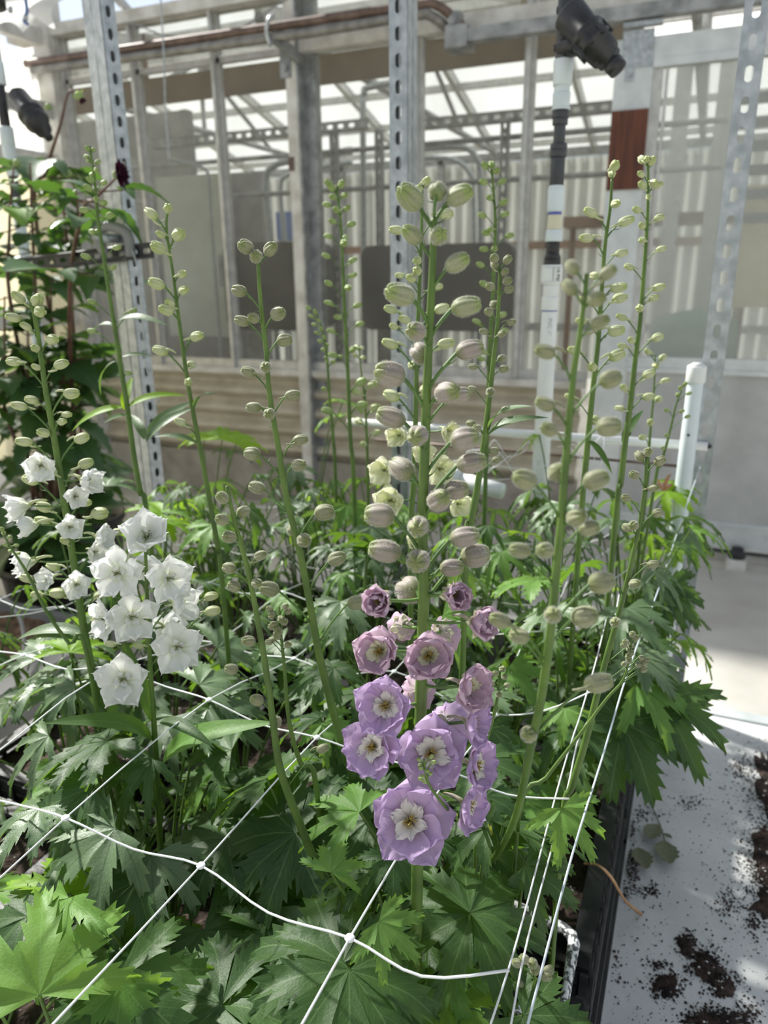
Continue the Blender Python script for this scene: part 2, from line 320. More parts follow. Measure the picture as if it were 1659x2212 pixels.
def soilmat(name):
    m, n, l = new_mat(name); out = n.new('ShaderNodeOutputMaterial'); p = n.new('ShaderNodeBsdfPrincipled')
    c = ramp(n, l, nz(n, l, 55, 6), [(0.3, (0.012, 0.008, 0.006)), (0.7, (0.085, 0.055, 0.042))])
    v = n.new('ShaderNodeTexVoronoi'); v.inputs['Scale'].default_value = 95; tc = n.new('ShaderNodeTexCoord'); l.new(tc.outputs['Object'], v.inputs['Vector'])
    sel = mth(n, l, 'MULTIPLY', mth(n, l, 'LESS_THAN', v.outputs['Distance'], 0.25), mth(n, l, 'GREATER_THAN', nz(n, l, 40, 2), 0.58))
    l.new(mixc(n, l, sel, c, (0.62, 0.60, 0.56)), p.inputs['Base Color']); p.inputs['Roughness'].default_value = 0.95
    l.new(bump(n, l, nz(n, l, 70, 6), 1.0, 0.02), p.inputs['Normal']); l.new(p.outputs[0], out.inputs['Surface']); return m
M_['soil'] = soilmat('potting_soil')
def benchmat():
    m, n, l = new_mat('bench_white_sheet'); out = n.new('ShaderNodeOutputMaterial'); p = n.new('ShaderNodeBsdfPrincipled')
    c = ramp(n, l, nz(n, l, 7, 7), [(0.3, (0.58, 0.59, 0.58)), (0.65, (0.72, 0.73, 0.72))])
    sp_ = ramp(n, l, nz(n, l, 120, 3), [(0.66, (0, 0, 0)), (0.74, (1, 1, 1))])
    l.new(mixc(n, l, mth(n, l, 'MULTIPLY', sp_, 0.55), c, (0.20, 0.16, 0.13)), p.inputs['Base Color']); p.inputs['Roughness'].default_value = 0.55
    l.new(bump(n, l, nz(n, l, 30, 6), 0.15, 0.01), p.inputs['Normal']); l.new(p.outputs[0], out.inputs['Surface']); return m
M_['bench'] = benchmat()
M_['floor'] = simple('pale_concrete_floor', (0.48, 0.46, 0.41), (0.62, 0.60, 0.55), 2.5, 0.75, 0, 0.12, 25)
M_['ground'] = simple('outside_ground', (0.30, 0.28, 0.23), (0.4, 0.38, 0.32), 1.5, 0.9)

# ------------------------------------------------------------------ structure
W = 4.469; ZB = 0.553; XL = -4.36
tag(O('floor', MB().box2((-6, -6, -0.06), (6, W + 7, 0)).mesh('floor', M_['floor'], False)), kind='structure')
tag(O('ground_outside', MB().box2((-90, -90, -0.2), (90, 90, -0.08)).mesh('ground_outside', M_['ground'], False)), kind='structure')
def wx(px, py, Y=W): return ony(px, py, Y).x
wall = E_('wall_back', (0, W, 0), kind='structure')
def part(name, mb, mat, parent, smooth=False): return O(name, mb.mesh(name, mat, smooth), parent)
bars = [-4.25, -3.64, -3.01, -2.39, -1.65, -1.01, -0.47]
# kerb, corrugated skirting, sill
part('kerb', MB().box2((XL, W - 0.05, 0), (-0.62, W + 0.1, 0.34)), M_['kerb'], wall)
part('kerb', MB().box2((1.6, W - 0.05, 0), (5, W + 0.1, 0.34)), M_['kerb'], wall)
def corr(x0, x1, y, z0, z1, amp, waves, horiz=True):
    def fn(u, v):
        if horiz: return (x0 + (x1 - x0) * u, y + amp * math.cos(2 * math.pi * waves * v), z0 + (z1 - z0) * v)
        return (x0 + (x1 - x0) * u, y + amp * math.cos(2 * math.pi * waves * u), z0 + (z1 - z0) * v)
    return MB().grid(fn, 1 if horiz else int(waves * 10), int(waves * 12) if horiz else 1)
part('corrugated_skirting', corr(XL, -0.62, W - 0.015, 0.34, 0.93, 0.034, 4.5), M_['corr'], wall, True)
part('corrugated_skirting', corr(1.6, 5, W - 0.015, 0.34, 0.93, 0.034, 4.5), M_['corr'], wall, True)
part('sill', MB().box2((XL, W - 0.07, 0.925), (-0.60, W + 0.04, 0.965)), M_['white_paint'], wall)
part('bottom_rail', MB().box2((XL, W - 0.03, 0.965), (-0.60, W + 0.02, 1.02)), M_['alu'], wall)
# glazing bars (double T section) and panes
for i, x in enumerate(bars):
    if i == 3: continue
    b = MB(); b.box2((x - 0.030, W - 0.02, 0.97), (x + 0.030, W + 0.02, 3.16)); b.box2((x - 0.010, W - 0.06, 0.97), (x + 0.010, W - 0.02, 3.16)); b.box2((x - 0.021, W - 0.035, 0.97), (x - 0.015, W - 0.02, 3.16))
    part('glazing_bar', b, M_['alu'], wall)
part('wall_post', MB().box2((-2.47, W - 0.09, 0), (-2.40, W - 0.01, 3.5)), M_['white_paint'], wall)
part('wall_post', MB().box2((-2.40, W - 0.09, 0), (-2.385, W + 0.06, 3.5)).box2((-2.47, W - 0.01, 0), (-2.315, W + 0.06, 3.5)), M_['galv_dark'], wall)
part('corner_post', MB().box2((XL - 0.04, W - 0.12, 0), (XL + 0.10, W + 0.02, 3.5)), M_['white_paint'], wall)
edges = [XL + 0.1] + bars[1:] 
for a, b_ in zip([XL + 0.1, -3.64, -3.01, -2.32, -1.65, -1.01], [-3.64, -3.01, -2.46, -1.65, -1.01, -0.5]):
    part('pane', MB().box2((a, W - 0.003, 0.98), (b_, W + 0.003, 2.84)), M_['glass'], wall)
    part('pane', MB().box2((a, W - 0.003, 2.90), (b_, W + 0.003, 3.13)), M_['glass'], wall)
for a, b_ in zip([-0.44, 0.4, 1.2, 2.0, 2.8], [0.36, 1.16, 1.96, 2.76, 3.6]):
    part('pane', MB().box2((a, W - 0.003, 2.90), (b_, W + 0.003, 3.13)), M_['glass'], wall)
part('head_beam', MB().box2((-2.47, W - 0.07, 2.835), (5, W + 0.03, 2.905)), M_['white_paint'], wall)
part('head_beam', MB().box2((XL, W - 0.02, 2.85), (-2.47, W + 0.03, 2.88)), M_['alu'], wall)
part('eave_plate', MB().box2((XL - 0.3, W - 0.09, 3.13), (5, W + 0.05, 3.20)), M_['white_paint'], wall)
part('bracket_plate', MB().box2((-2.50, W - 0.10, 2.70), (-2.43, W - 0.09, 2.85)).tube([(-2.465, W - 0.115, 2.75), (-2.465, W - 0.10, 2.75)], 0.02, 6), M_['galv_dark'], wall)
tag(part('rust_patch', MB().box2((-2.475, W - 0.093, 2.19), (-2.435, W - 0.09, 2.27)), M_['rust_pipe'], wall), 'rust patch on the wall post')

# sliding door
YD = W - 0.13
door = E_('door_1', (0.2, YD, 0), kind='structure')
def dz(px, py): return ony(px, py, YD)
xa = dz(1318, 300).x; xb = dz(1398, 300).x
ztop = dz(1400, 82).z; zrb = dz(1400, 150).z; zm1 = dz(1450, 772).z; zm2 = dz(1450, 800).z
part('stile', MB().box2((xa, YD - 0.02, 0.12), (xb, YD + 0.02, ztop)), M_['door_alu'], door)
part('stile', MB().box2((xb, YD - 0.012, 0.9), (xb + 0.05, YD + 0.012, zrb)).box2((xb + 0.06, YD - 0.012, 0.9), (xb + 0.075, YD + 0.012, zrb)), M_['alu'], door)
part('stile', MB().box2((1.35, YD - 0.02, 0.12), (1.5, YD + 0.02, ztop)), M_['door_alu'], door)
part('top_rail', MB().box2((xb, YD - 0.022, zrb), (1.5, YD + 0.02, ztop)).box2((xb, YD - 0.03, zrb), (1.5, YD - 0.018, zrb + 0.035)), M_['door_alu'], door)
part('mid_rail', MB().box2((xb, YD - 0.025, zm2), (1.5, YD + 0.02, zm1)).box2((xb, YD - 0.035, zm2 - 0.012), (1.5, YD + 0.0, zm2 + 0.012)), M_['door_alu'], door)
part('kick_panel', MB().box2((xb, YD - 0.008, 0.2), (1.4, YD + 0.008, zm2)), M_['door_panel'], door)
part('bottom_rail', MB().box2((xa, YD - 0.022, 0.085), (1.5, YD + 0.02, 0.235)).box2((xa, YD - 0.03, 0.215), (1.5, YD - 0.02, 0.225)), M_['door_alu'], door)
part('bottom_rail', MB().box2((xa, YD - 0.03, 0.06), (1.5, YD - 0.012, 0.078)), M_['pvc_dark'], door)
part('pane', MB().box2((xb + 0.05, YD - 0.003, zm1), (1.4, YD + 0.003, zrb)), M_['glass_door'], door)
wt, wb = dz(1350, 241).z, dz(1345, 411).z
tag(part('wood_patch', MB().box2((xa + 0.002, YD - 0.035, wb), (xb - 0.002, YD - 0.021, wt)), M_['wood'], door), 'dark red-brown wooden board on the door stile')
hb = MB(); hb.box2((xa + 0.03, YD - 0.028, dz(1360, 150).z), (xb - 0.005, YD - 0.021, dz(1360, 70).z)); hb.box2((xa + 0.055, YD - 0.028, dz(1355, 178).z), (xa + 0.095, YD - 0.021, dz(1360, 150).z))
for (qx, qz) in ((xa + 0.045, dz(1345, 105).z), (xb - 0.02, dz(1375, 105).z), (xa + 0.075, dz(1355, 165).z)): hb.tube([(qx, YD - 0.04, qz), (qx, YD - 0.028, qz)], 0.012, 8)
hb.box2((xa + 0.03, YD - 0.06, dz(1360, 66).z), (xb + 0.03, YD - 0.01, dz(1360, 56).z))
part('hanger_plate', hb, M_['galv'], door)
# track above the door
tr = E_('door_track', (-1.48, W - 0.18, 2.78), 'galvanised sliding door track along the head beam', 'rail')
t0 = ony(970, 65, W - 0.18); t1 = ony(970, 103, W - 0.18)
part('track', MB().box2((t0.x + 0.02, W - 0.21, t1.z + 0.012), (4.0, W - 0.14, t0.z - 0.008)), M_['galv_dark'], tr)
part('end_cap', MB().box2((t0.x - 0.01, W - 0.22, t1.z - 0.01), (t0.x + 0.11, W - 0.07, t0.z + 0.01)), M_['galv_dark'], tr)
part('track_clip', MB().box2((t0.x + 0.0, W - 0.20, t0.z), (t0.x + 0.06, W - 0.12, t0.z + 0.08)).tube([(t0.x + 0.03, W - 0.21, t0.z + 0.04), (t0.x + 0.03, W - 0.1, t0.z + 0.04)], 0.025, 8), M_['galv_dark'], tr)
# guide block at the threshold
thr = tag(O('trim_1', MB().box2((xa - 0.1, W - 0.11, 0.0), (1.6, W + 0.1, 0.05)).mesh('trim_1', M_['white_paint'], False)), kind='structure')
gp = onz(1585, 1195, 0.0)
g = E_('door_guide', (gp.x, W - 0.22, 0), 'small white floor guide block with black roller at the sliding door', 'door guide')
part('block', MB().box2((gp.x - 0.05, W - 0.26, 0), (gp.x + 0.05, W - 0.17, 0.06)), M_['white_paint'], g)
part('roller', MB().lathe([(0.03, 0.06), (0.045, 0.065), (0.045, 0.09), (0.035, 0.095), (0.03, 0.12)], 14, Matrix.Translation((gp.x, W - 0.215, 0))), M_['black'], g, True)
# heating pipes on the wall
YP = W - 0.22
def pipe(name, pts, r, mat, label, cat='pipe'):
    return tag(O(name, MB().tube(spline(pts, 5), r, 12).mesh(name, mat)), label, cat)
pa = [ony(55, 138, YP), ony(590, 58, YP), ony(880, 14, YP), ony(945, 12, YP), ony(995, 48, YP - 0.0) + Vector((0, 0.1, -0.01))]
pipe('heating_pipe', pa, 0.024, M_['rust_pipe'], 'upper rusty brown pipe running along the top of the glass wall')
pb = [ony(70, 152, YP), ony(590, 82, YP), ony(880, 36, YP), ony(930, 34, YP), ony(965, 56, YP) + Vector((0, 0.1, -0.01))]
pipe('heating_pipe', pb, 0.026, M_['grey_pipe'], 'lower grey steel pipe running beneath the rusty brown pipe')
br = E_('pipe_bracket', ony(640, 120, W - 0.1), 'angled grey steel bracket holding the two wall pipes', 'bracket')
q0 = ony(590, 78, YP - 0.02); q1 = ony(640, 122, W - 0.09)
d = (q1 - q0).normalized(); mM = frame((0, 0, 0), d, (0, 0, 1))
part('arm', MB().box((q0 + q1) / 2, (0.012, (q1 - q0).length, 0.07), mM.to_3x3().to_4x4()).box((q0 + q1) / 2 + Vector((0.015, 0, -0.035)), (0.04, (q1 - q0).length, 0.01), mM.to_3x3().to_4x4()), M_['galv_dark'], br)
part('clip', MB().tube(spline([q0 + Vector((-0.02, 0, -0.05)), q0 + Vector((-0.03, -0.02, 0.02)), q0 + Vector((-0.01, -0.02, 0.08)), q0 + Vector((0.01, 0.0, 0.10))], 4), 0.012, 6), M_['galv'], br, True)
# cable drooping above the pipes
cb = [ony(265, 50, W - 0.1), ony(300, 55, W - 0.12), ony(350, 75, W - 0.13), ony(430, 79, W - 0.13), ony(520, 60, W - 0.12), ony(620, -5, W - 0.1)]
tag(O('cable', MB().tube(spline(cb, 6), 0.005, 6).mesh('cable', M_['galv_dark'])), 'thin grey cable drooping over the wall top at left', 'cable')
cb = [ony(346, -20, W - 0.3), ony(354, 120, W - 0.3), ony(358, 240, W - 0.3), ony(366, 346, W - 0.3)]
tag(O('cable', MB().tube(spline(cb, 6), 0.005, 6).mesh('cable', M_['galv'])), 'thin straight wire hanging before the left panes', 'cable')
hk = [ony(366, 344, W + 0.25), ony(410, 355, W + 0.25), ony(443, 366, W + 0.25), ony(452, 400, W + 0.25), ony(462, 560, W + 0.25)]
hk.append(Vector((hk[-1].x, W + 0.25, 0)))
tag(O('bent_conduit', MB().tube(spline(hk, 4), 0.012, 8).mesh('bent_conduit', M_['galv'])), 'thin bent conduit behind the left panes', 'conduit')

# left wall: timber-grey frame and cream corrugated sheets
wleft = E_('wall_left', (XL, 2, 0), kind='structure')
part('corrugated_sheet', MB().grid(lambda u, v: (XL - 0.03 + 0.02 * math.cos(u * 2 * math.pi * 56), 0.0 + (W - 0.1) * u, 0.3 + 2.0 * v), 448, 1), M_['cream_poly'], wleft, True)
part('corrugated_sheet', MB().grid(lambda u, v: (XL - 0.03 + 0.02 * math.cos(u * 2 * math.pi * 56), 0.0 + (W - 0.1) * u, 2.42 + 0.6 * v), 448, 1), M_['poly'], wleft, True)
for y in (0.2, 1.3, 2.4, 3.3): part('stud', MB().box2((XL - 0.01, y - 0.03, 0), (XL + 0.07, y + 0.03, 3.1)), M_['white_paint'], wleft)
for z in (0.15, 1.3, 2.35, 3.12): part('girt', MB().box2((XL - 0.01, 0, z - 0.05), (XL + 0.05, W - 0.1, z + 0.05)), M_['white_paint'], wleft)
bq = MB(); bq.box2((XL + 0.02, W - 0.9, 2.62), (XL + 0.07, W - 0.1, 2.72)); part('brace', bq, M_['alu'], wleft)

# roof over the bench: rafters and clear glass rising from the eave towards the camera
roof = E_('ceiling', (0, 2, 3.2), kind='structure')
def roofplane(y0, z0, y1, z1, xs, mat, parent, bar, x0, x1, name='roof_pane', purl=0):
    for a, b_ in zip(xs[:-1], xs[1:]):
        part(name, MB().add([(a, y0, z0), (b_, y0, z0), (b_, y1, z1), (a, y1, z1)], [(0, 1, 2, 3)]), mat, parent)
    for x in xs:
        dd = Vector((0, y1 - y0, z1 - z0)); L = dd.length; mm = frame((0, 0, 0), dd, (0, 0, 1)).to_3x3().to_4x4()
        part('rafter', MB().box(((x), (y0 + y1) / 2, (z0 + z1) / 2 - bar * 0.4), (bar * 0.6, L, bar), mm), M_['alu'], parent)
    for k in range(purl):
        t = (k + 0.5) / purl
        part('purlin', MB().box2((x0, y0 + (y1 - y0) * t - 0.025, z0 + (z1 - z0) * t - 0.09), (x1, y0 + (y1 - y0) * t + 0.025, z0 + (z1 - z0) * t - 0.02)), M_['alu'], parent)
xs = [-4.4, -3.64, -3.01, -2.39, -1.65, -1.01, -0.3, 0.4, 1.1, 1.8, 2.5]
roofplane(W, 3.22, 0.4, 5.1, xs, M_['glass_roof'], roof, 0.05, -4.4, 2.5, purl=2)
# loose white plastic film and its frame at the upper left
fp = [ony(-60, -40, 3.2), ony(150, -30, 3.2), ony(110, 45, 3.25), ony(-40, 62, 3.3)]
film = MB().grid(lambda u, v: ((fp[0] * (1 - u) + fp[1] * u) * (1 - v) + (fp[3] * (1 - u) + fp[2] * u) * v) + Vector((0, 0.05 * math.sin(u * 9 + v * 4), -0.03 * math.sin(u * 14))), 24, 10)
tag(O('plastic_film', film.mesh('plastic_film', M_['film'])), 'loose white plastic film hanging at the upper left corner', 'plastic sheet')

# ------------------------------------------------------------------ the bay behind the glass
bay = E_('wall_far', (0, W + 6, 0), kind='structure')
part('far_sheet', corr(-9, 6, W + 6, 0.0, 3.0, 0.03, 90, False), M_['poly_wall'], bay, True)
for x in [-8, -6.5, -5, -3.5, -2, -0.5, 1.0, 2.5, 4]: part('far_post', MB().box2((x - 0.04, W + 5.85, 0), (x + 0.04, W + 5.95, 3.1)), M_['galv_dark'], bay)
for z in (0.9, 1.95, 3.05): part('far_girt', MB().box2((-9, W + 5.85, z - 0.05), (6, W + 5.93, z + 0.05)), M_['brown_beam'] if z < 2 and z > 1 else M_['galv_dark'], bay)
roof2 = E_('ceiling_far', (0, W + 3, 3.2), kind='structure')
xs2 = [-9 + 1.25 * i for i in range(13)]
roofplane(W + 0.1, 3.16, W + 3, 3.85, xs2, M_['poly'], roof2, 0.09, -9, 6, purl=3)
roofplane(W + 6, 3.1, W + 3, 3.85, xs2, M_['poly'], roof2, 0.09, -9, 6, purl=4)
for x in xs2[3:12:2]:
    tb = MB(); tb.tube([(x, W + 0.1, 3.1), (x, W + 6, 3.1)], 0.035, 6); tb.tube([(x, W + 1.6, 3.1), (x, W + 3, 3.76)], 0.025, 6); tb.tube([(x, W + 4.4, 3.1), (x, W + 3, 3.76)], 0.025, 6); tb.tube([(x, W + 3, 3.1), (x, W + 3, 3.76)], 0.025, 6)
    part('truss', tb, M_['galv_dark'], roof2)
bd0 = ony(430, 216, W + 0.5); bd1 = ony(430, 155, W + 0.5)
tag(part('header_board', MB().box2((-4.9, W + 0.49, bd0.z), (-0.55, W + 0.51, bd1.z)).box2((-4.0, W + 0.5, bd1.z), (-3.96, W + 0.52, 3.4)).box2((-1.2, W + 0.5, bd1.z), (-1.16, W + 0.52, 3.4)), M_['cardboard'], roof2), 'long brown board')

# strut with real slots -------------------------------------------------------
def slot_plate(mb, z0, z1, w, pitch, sw, sl, th=0.003, ex=Vector((1, 0, 0)), ey=Vector((0, 1, 0)), org=Vector((0, 0, 0)), axis=Vector((0, 0, 1)), n=4):
    """plate in the ex/axis plane, thickness along ey, stadium slots cut through"""
    N = int((z1 - z0) / pitch); outl = []
    for k in range(N):
        zc = z0 + (k + 0.5) * pitch; hw = w / 2; hp = pitch / 2
        inner = []
        for s_ in (1, -1):
            for i in range(n + 1):
                a = math.pi * i / n; inner.append((s_ * math.cos(a) * sw / 2, s_ * ((sl - sw) / 2 + math.sin(a) * sw / 2)))
        outer = []
        for (x, z) in inner:
            f = max(abs(x) / hw, abs(z) / hp, 1e-6); outer.append([x / f, z / f])
        for c in ((hw, hp), (-hw, hp), (-hw, -hp), (hw, -hp)):
            j = min(range(len(outer)), key=lambda q: (outer[q][0] - c[0]) ** 2 + (outer[q][1] - c[1]) ** 2); outer[j] = list(c)
        m = len(inner); vs_ = []
        for yy in (0, th):
            vs_ += [org + ex * x + axis * (zc + z) + ey * yy for x, z in outer]; vs_ += [org + ex * x + axis * (zc + z) + ey * yy for x, z in inner]
        fs = []
        for i in range(m):
            j = (i + 1) % m
            fs += [(i, j, m + j, m + i), (2 * m + i, 3 * m + i, 3 * m + j, 2 * m + j), (m + i, m + j, 3 * m + j, 3 * m + i)]
        mb.add(vs_, fs)
def strut(loc, z0, z1, ex, label, sc=1.0, group=None, mat='galv', slot=(0.014, 0.028), name='slotted_post', wide=0.041, deep=0.041, axis=Vector((0, 0, 1)), back=False):
    ex = Vector(ex).normalized(); ey = axis.cross(ex).normalized()   # web normal is -ey
    o = E_(name, Vector(loc) + axis * z0, label, 'post', group)
    base = Vector(loc); L = z1 - z0; N = int(L / (0.0508 * sc)); z1 = z0 + N * 0.0508 * sc
    mb = MB(); slot_plate(mb, z0, z1, wide, 0.0508 * sc, slot[0], slot[1], 0.003, ex, ey, base, axis)
    part('slotted_web', mb, M_[mat], o)
    Rm = Matrix((ex, ey, axis)).transposed().to_4x4(); zc = (z0 + z1) / 2
    for s_ in (-1, 1):
        fb = MB(); fb.box(base + ex * s_ * (wide / 2 - 0.001) + ey * (deep / 2 + 0.002) + axis * zc, (0.003, deep - 0.003, L), Rm)
        fb.box(base + ex * s_ * (wide / 2 - 0.006) + ey * deep + axis * zc, (0.011, 0.003, L), Rm); fb.box(base + ex * s_ * (wide / 2 - 0.011) + ey * (deep - 0.004) + axis * zc, (0.003, 0.008, L), Rm)
        if back: fb.box(base + ex * s_ * (wide / 2 - 0.001) + ey * (deep * 1.5 + 0.004) + axis * zc, (0.003, deep - 0.003, L), Rm)
        part('flange', fb, M_[mat], o)
    return o
YR = 1.66
pR = ony(1600, 300, YR); pM = ony(866, 300, 1.69); pL = ony(245, 130, 1.745)
strut((pR.x, YR, 0), ZB, 2.9, (1, -0.05, 0), 'slotted galvanised post standing at the right end of the bench')
strut((pM.x - 0.006, 1.69, 0), ZB, 2.9, (1, 0.1, 0), 'slotted galvanised post rising behind the lavender delphinium', back=True)
strut((pL.x, 1.745, 0), 0.0, 2.9, (0.30, 1, 0), 'slotted galvanised post beside the dark burgundy flower', back=True)

# frame, tanks, hoops behind the glass
YB = W + 1.1
def bx(px, py): return ony(px, py, YB)
for (px, y0, lab) in ((818, 275, 'slotted rack post behind the glass, left of the big dark tank'), (1085, 240, 'slotted rack post behind the glass, right of the lavender spike'), (722, 285, 'slotted rack post behind the glass next to the wall post')):
    p = bx(px, 420); strut((p.x, YB, 0), 0, bx(px, y0).z, (1, 0, 0), lab, 1.6, 'rack posts behind the glass', 'galv_dark', (0.02, 0.045), 'rack_post', 0.06, 0.05)
for (xa_, ya, xb_, yb_, lab) in ((335, 318, 800, 262, 'slotted rack beam behind the left panes'), (880, 268, 1330, 236, 'slotted rack beam behind the right panes')):
    a = bx(xa_, ya); b_ = bx(xb_, yb_); zz = (a.z + b_.z) / 2
    o = E_('rack_beam', (a.x, YB - 0.03, zz), lab, 'beam'); mb = MB()
    slot_plate(mb, a.x, b_.x, 0.07, 0.09, 0.03, 0.05, 0.004, Vector((0, 0, 1)), Vector((0, 1, 0)), Vector((0, YB - 0.03, zz)), Vector((1, 0, 0)))
    part('slotted_web', mb, M_['galv_dark'], o); part('flange', MB().box2((a.x, YB - 0.03, zz + 0.033), (b_.x, YB + 0.02, zz + 0.037)).box2((a.x, YB - 0.03, zz - 0.037), (b_.x, YB + 0.02, zz - 0.033)), M_['galv_dark'], o)
for (zpx, lab) in (((600, 338), 'thin conduit running behind the panes below the slotted beam'), ((820, 405), 'thin conduit running behind the panes at bud height')):
    a = ony(zpx[0], zpx[1], YB + 0.07); tag(O('conduit', MB().tube([(-5, YB + 0.07, a.z), (0.0, YB + 0.07, a.z)], 0.02, 8).mesh('conduit', M_['galv_dark'])), lab, 'conduit')
def hoop(pts, Y, r, lab):
    pw = [ony(x, y, Y) for x, y in pts]
    if pts[0][1] > 500: pw = [Vector((pw[0].x, Y, 0.0))] + pw
    else: pw = pw + [Vector((pw[-1].x, Y, 0.0))]
    tag(O('pipe_hoop', MB().tube(spline(pw, 5), r, 8).mesh('pipe_hoop', M_['galv'])), lab, 'hoop')
hoop([(588, 560), (575, 400), (590, 360), (640, 345), (760, 325)], YB + 0.25, 0.03, 'larger bent steel hoop behind the left panes')
hoop([(618, 560), (606, 410), (622, 378), (665, 365), (760, 350)], YB + 0.5, 0.022, 'smaller bent steel hoop behind the left panes')
hoop([(788, 700), (784, 260), (786, 205), (800, 188), (900, 170)], YB + 0.2, 0.026, 'tall bent pipe behind the glass left of the middle post')
hoop([(900, 322), (1000, 318), (1030, 345), (1036, 380), (1038, 600)], YB + 0.25, 0.024, 'upper bent hoop behind the glass right of the lavender spike')
hoop([(900, 340), (980, 345), (1015, 375), (1022, 410), (1024, 600)], YB + 0.5, 0.02, 'lower bent hoop behind the glass right of the lavender spike')
def rbox(name, px0, py0, px1, py1, Y, dpt, mat, label, cat, rad=0.08):
    a = ony(px0, py1, Y); b_ = ony(px1, py0, Y); x0, x1, z0, z1 = a.x, b_.x, a.z, b_.z; prof = []
    for cx_, cz_, st in ((x1 - rad, z1 - rad, 0), (x0 + rad, z1 - rad, 1), (x0 + rad, z0 + rad, 2), (x1 - rad, z0 + rad, 3)):
        for k in range(6):
            q = math.pi / 2 * (st + k / 5); prof.append((cx_ + rad * math.cos(q), cz_ + rad * math.sin(q)))
    m = len(prof); vs_ = [(x, Y, z) for x, z in prof] + [(x, Y + dpt, z) for x, z in prof] 
    fs = [(i, (i + 1) % m, m + (i + 1) % m, m + i) for i in range(m)] + [tuple(range(m)), tuple(range(2 * m - 1, m - 1, -1))]
    o = E_(name, ((x0 + x1) / 2, Y + dpt / 2, 0), label, cat)
    part('body', MB().add(vs_, fs), M_[mat], o)
    part('stand', MB().box2((x0 + 0.1, Y + 0.1, 0), (x0 + 0.2, Y + dpt - 0.05, z0 + 0.02)).box2((x1 - 0.2, Y + 0.1, 0), (x1 - 0.1, Y + dpt - 0.05, z0 + 0.02)), M_['galv_dark'], o)
    part('ridge', MB().box2((x0 + 0.05, Y - 0.012, (z0 + z1) / 2 - 0.01), (x1 - 0.05, Y + 0.01, (z0 + z1) / 2 + 0.01)), M_[mat], o)
    return o
rbox('tank', 782, 522, 1112, 712, W + 0.62, 0.4, 'tank', 'large dark grey tank behind the glass at the centre', 'tank')
rbox('tank', 492, 520, 668, 712, W + 0.65, 0.4, 'tank', 'smaller dark grey tank behind the glass left of the wall post', 'tank')
for (px0, py0, px1, py1, Y, mat, nm, lab, cat) in ((598, 455, 660, 520, W + 3, 'blue', 'wall_sign', 'blue sheet behind the left panes', 'sign'), (1578, 645, 1625, 662, W + 2.5, 'red', 'red_box', 'small red box seen through the door glass', 'box')):
    a = ony(px0, py1, Y); b_ = ony(px1, py0, Y); mbx = MB().box2((a.x, Y, a.z), (b_.x, Y + 0.1, b_.z)); mbx.box2((a.x + 0.02, Y - 0.01, a.z + 0.02), (b_.x - 0.02, Y, b_.z - 0.02))
    o = E_(nm, (a.x, Y, a.z), lab, cat); part('panel', mbx, M_[mat], o); part('support', MB().box2((a.x + 0.02, Y + 0.03, 0), (a.x + 0.05, Y + 0.06, a.z)), M_['galv_dark'], o)
a = ony(1400, 770, W + 1.3); b_ = ony(1600, 685, W + 1.3)
gm = MB().grid(lambda u, v: (a.x + (b_.x - a.x) * u, W + 1.3 + 0.7 * v, b_.z - 0.04 * (2 * u - 1) ** 2 * 4 * 0.5 - 0.03 * math.sin(v * 7) - 0.25 * max(0, v - 0.8) - 0.2 * max(0, 0.15 - v) / 0.15), 14, 14)
gm.grid(lambda u, v: (a.x + (b_.x - a.x) * u, W + 1.3 + 0.01 * math.sin(u * 30), 0.0 + (b_.z - 0.2) * v), 40, 3)
tag(O('covered_bench', gm.mesh('covered_bench', M_['green_fab'])), 'low bench under a dark green cover seen through the door glass', 'bench')
a = ony(368, 725, W + 1.0); b_ = ony(492, 372, W + 1.0); o = E_('panel_door', (a.x, W + 1.0, 0), 'pale green-grey panel door behind the left panes', 'door')
part('leaf', MB().box2((a.x, W + 1.0, .02), (b_.x, W + 1.04, b_.z)), M_['pale_panel'], o); part('kick_plate', MB().box2((a.x, W + .98, .02), (b_.x, W + 1.0, a.z)), M_['tub'], o); part('handle', MB().box2((b_.x - .12, W + .95, 1.5), (b_.x - .02, W + .98, 1.75)), M_['galv_dark'], o)
a = ony(300, 700, W + 1.6); b_ = ony(372, 240, W + 1.6); tag(O('grey_partition', MB().box2((a.x - .8, W + 1.6, 0), (b_.x + .1, W + 1.66, b_.z)).box2((b_.x + .1, W + 1.58, 0), (b_.x + .16, W + 1.68, b_.z)).mesh('grey_partition', M_['tub'], False)), 'grey partition behind the leftmost panes', 'partition')
a = ony(505, 700, W + 1.9); b_ = ony(562, 372, W + 1.9); tag(O('grey_partition', MB().box2((a.x, W + 1.9, 0), (b_.x, W + 1.96, b_.z)).box2((a.x - .03, W + 1.88, 0), (a.x, W + 1.98, b_.z)).mesh('grey_partition', M_['tub'], False)), 'narrow grey partition behind the panes left of the wall post', 'partition')
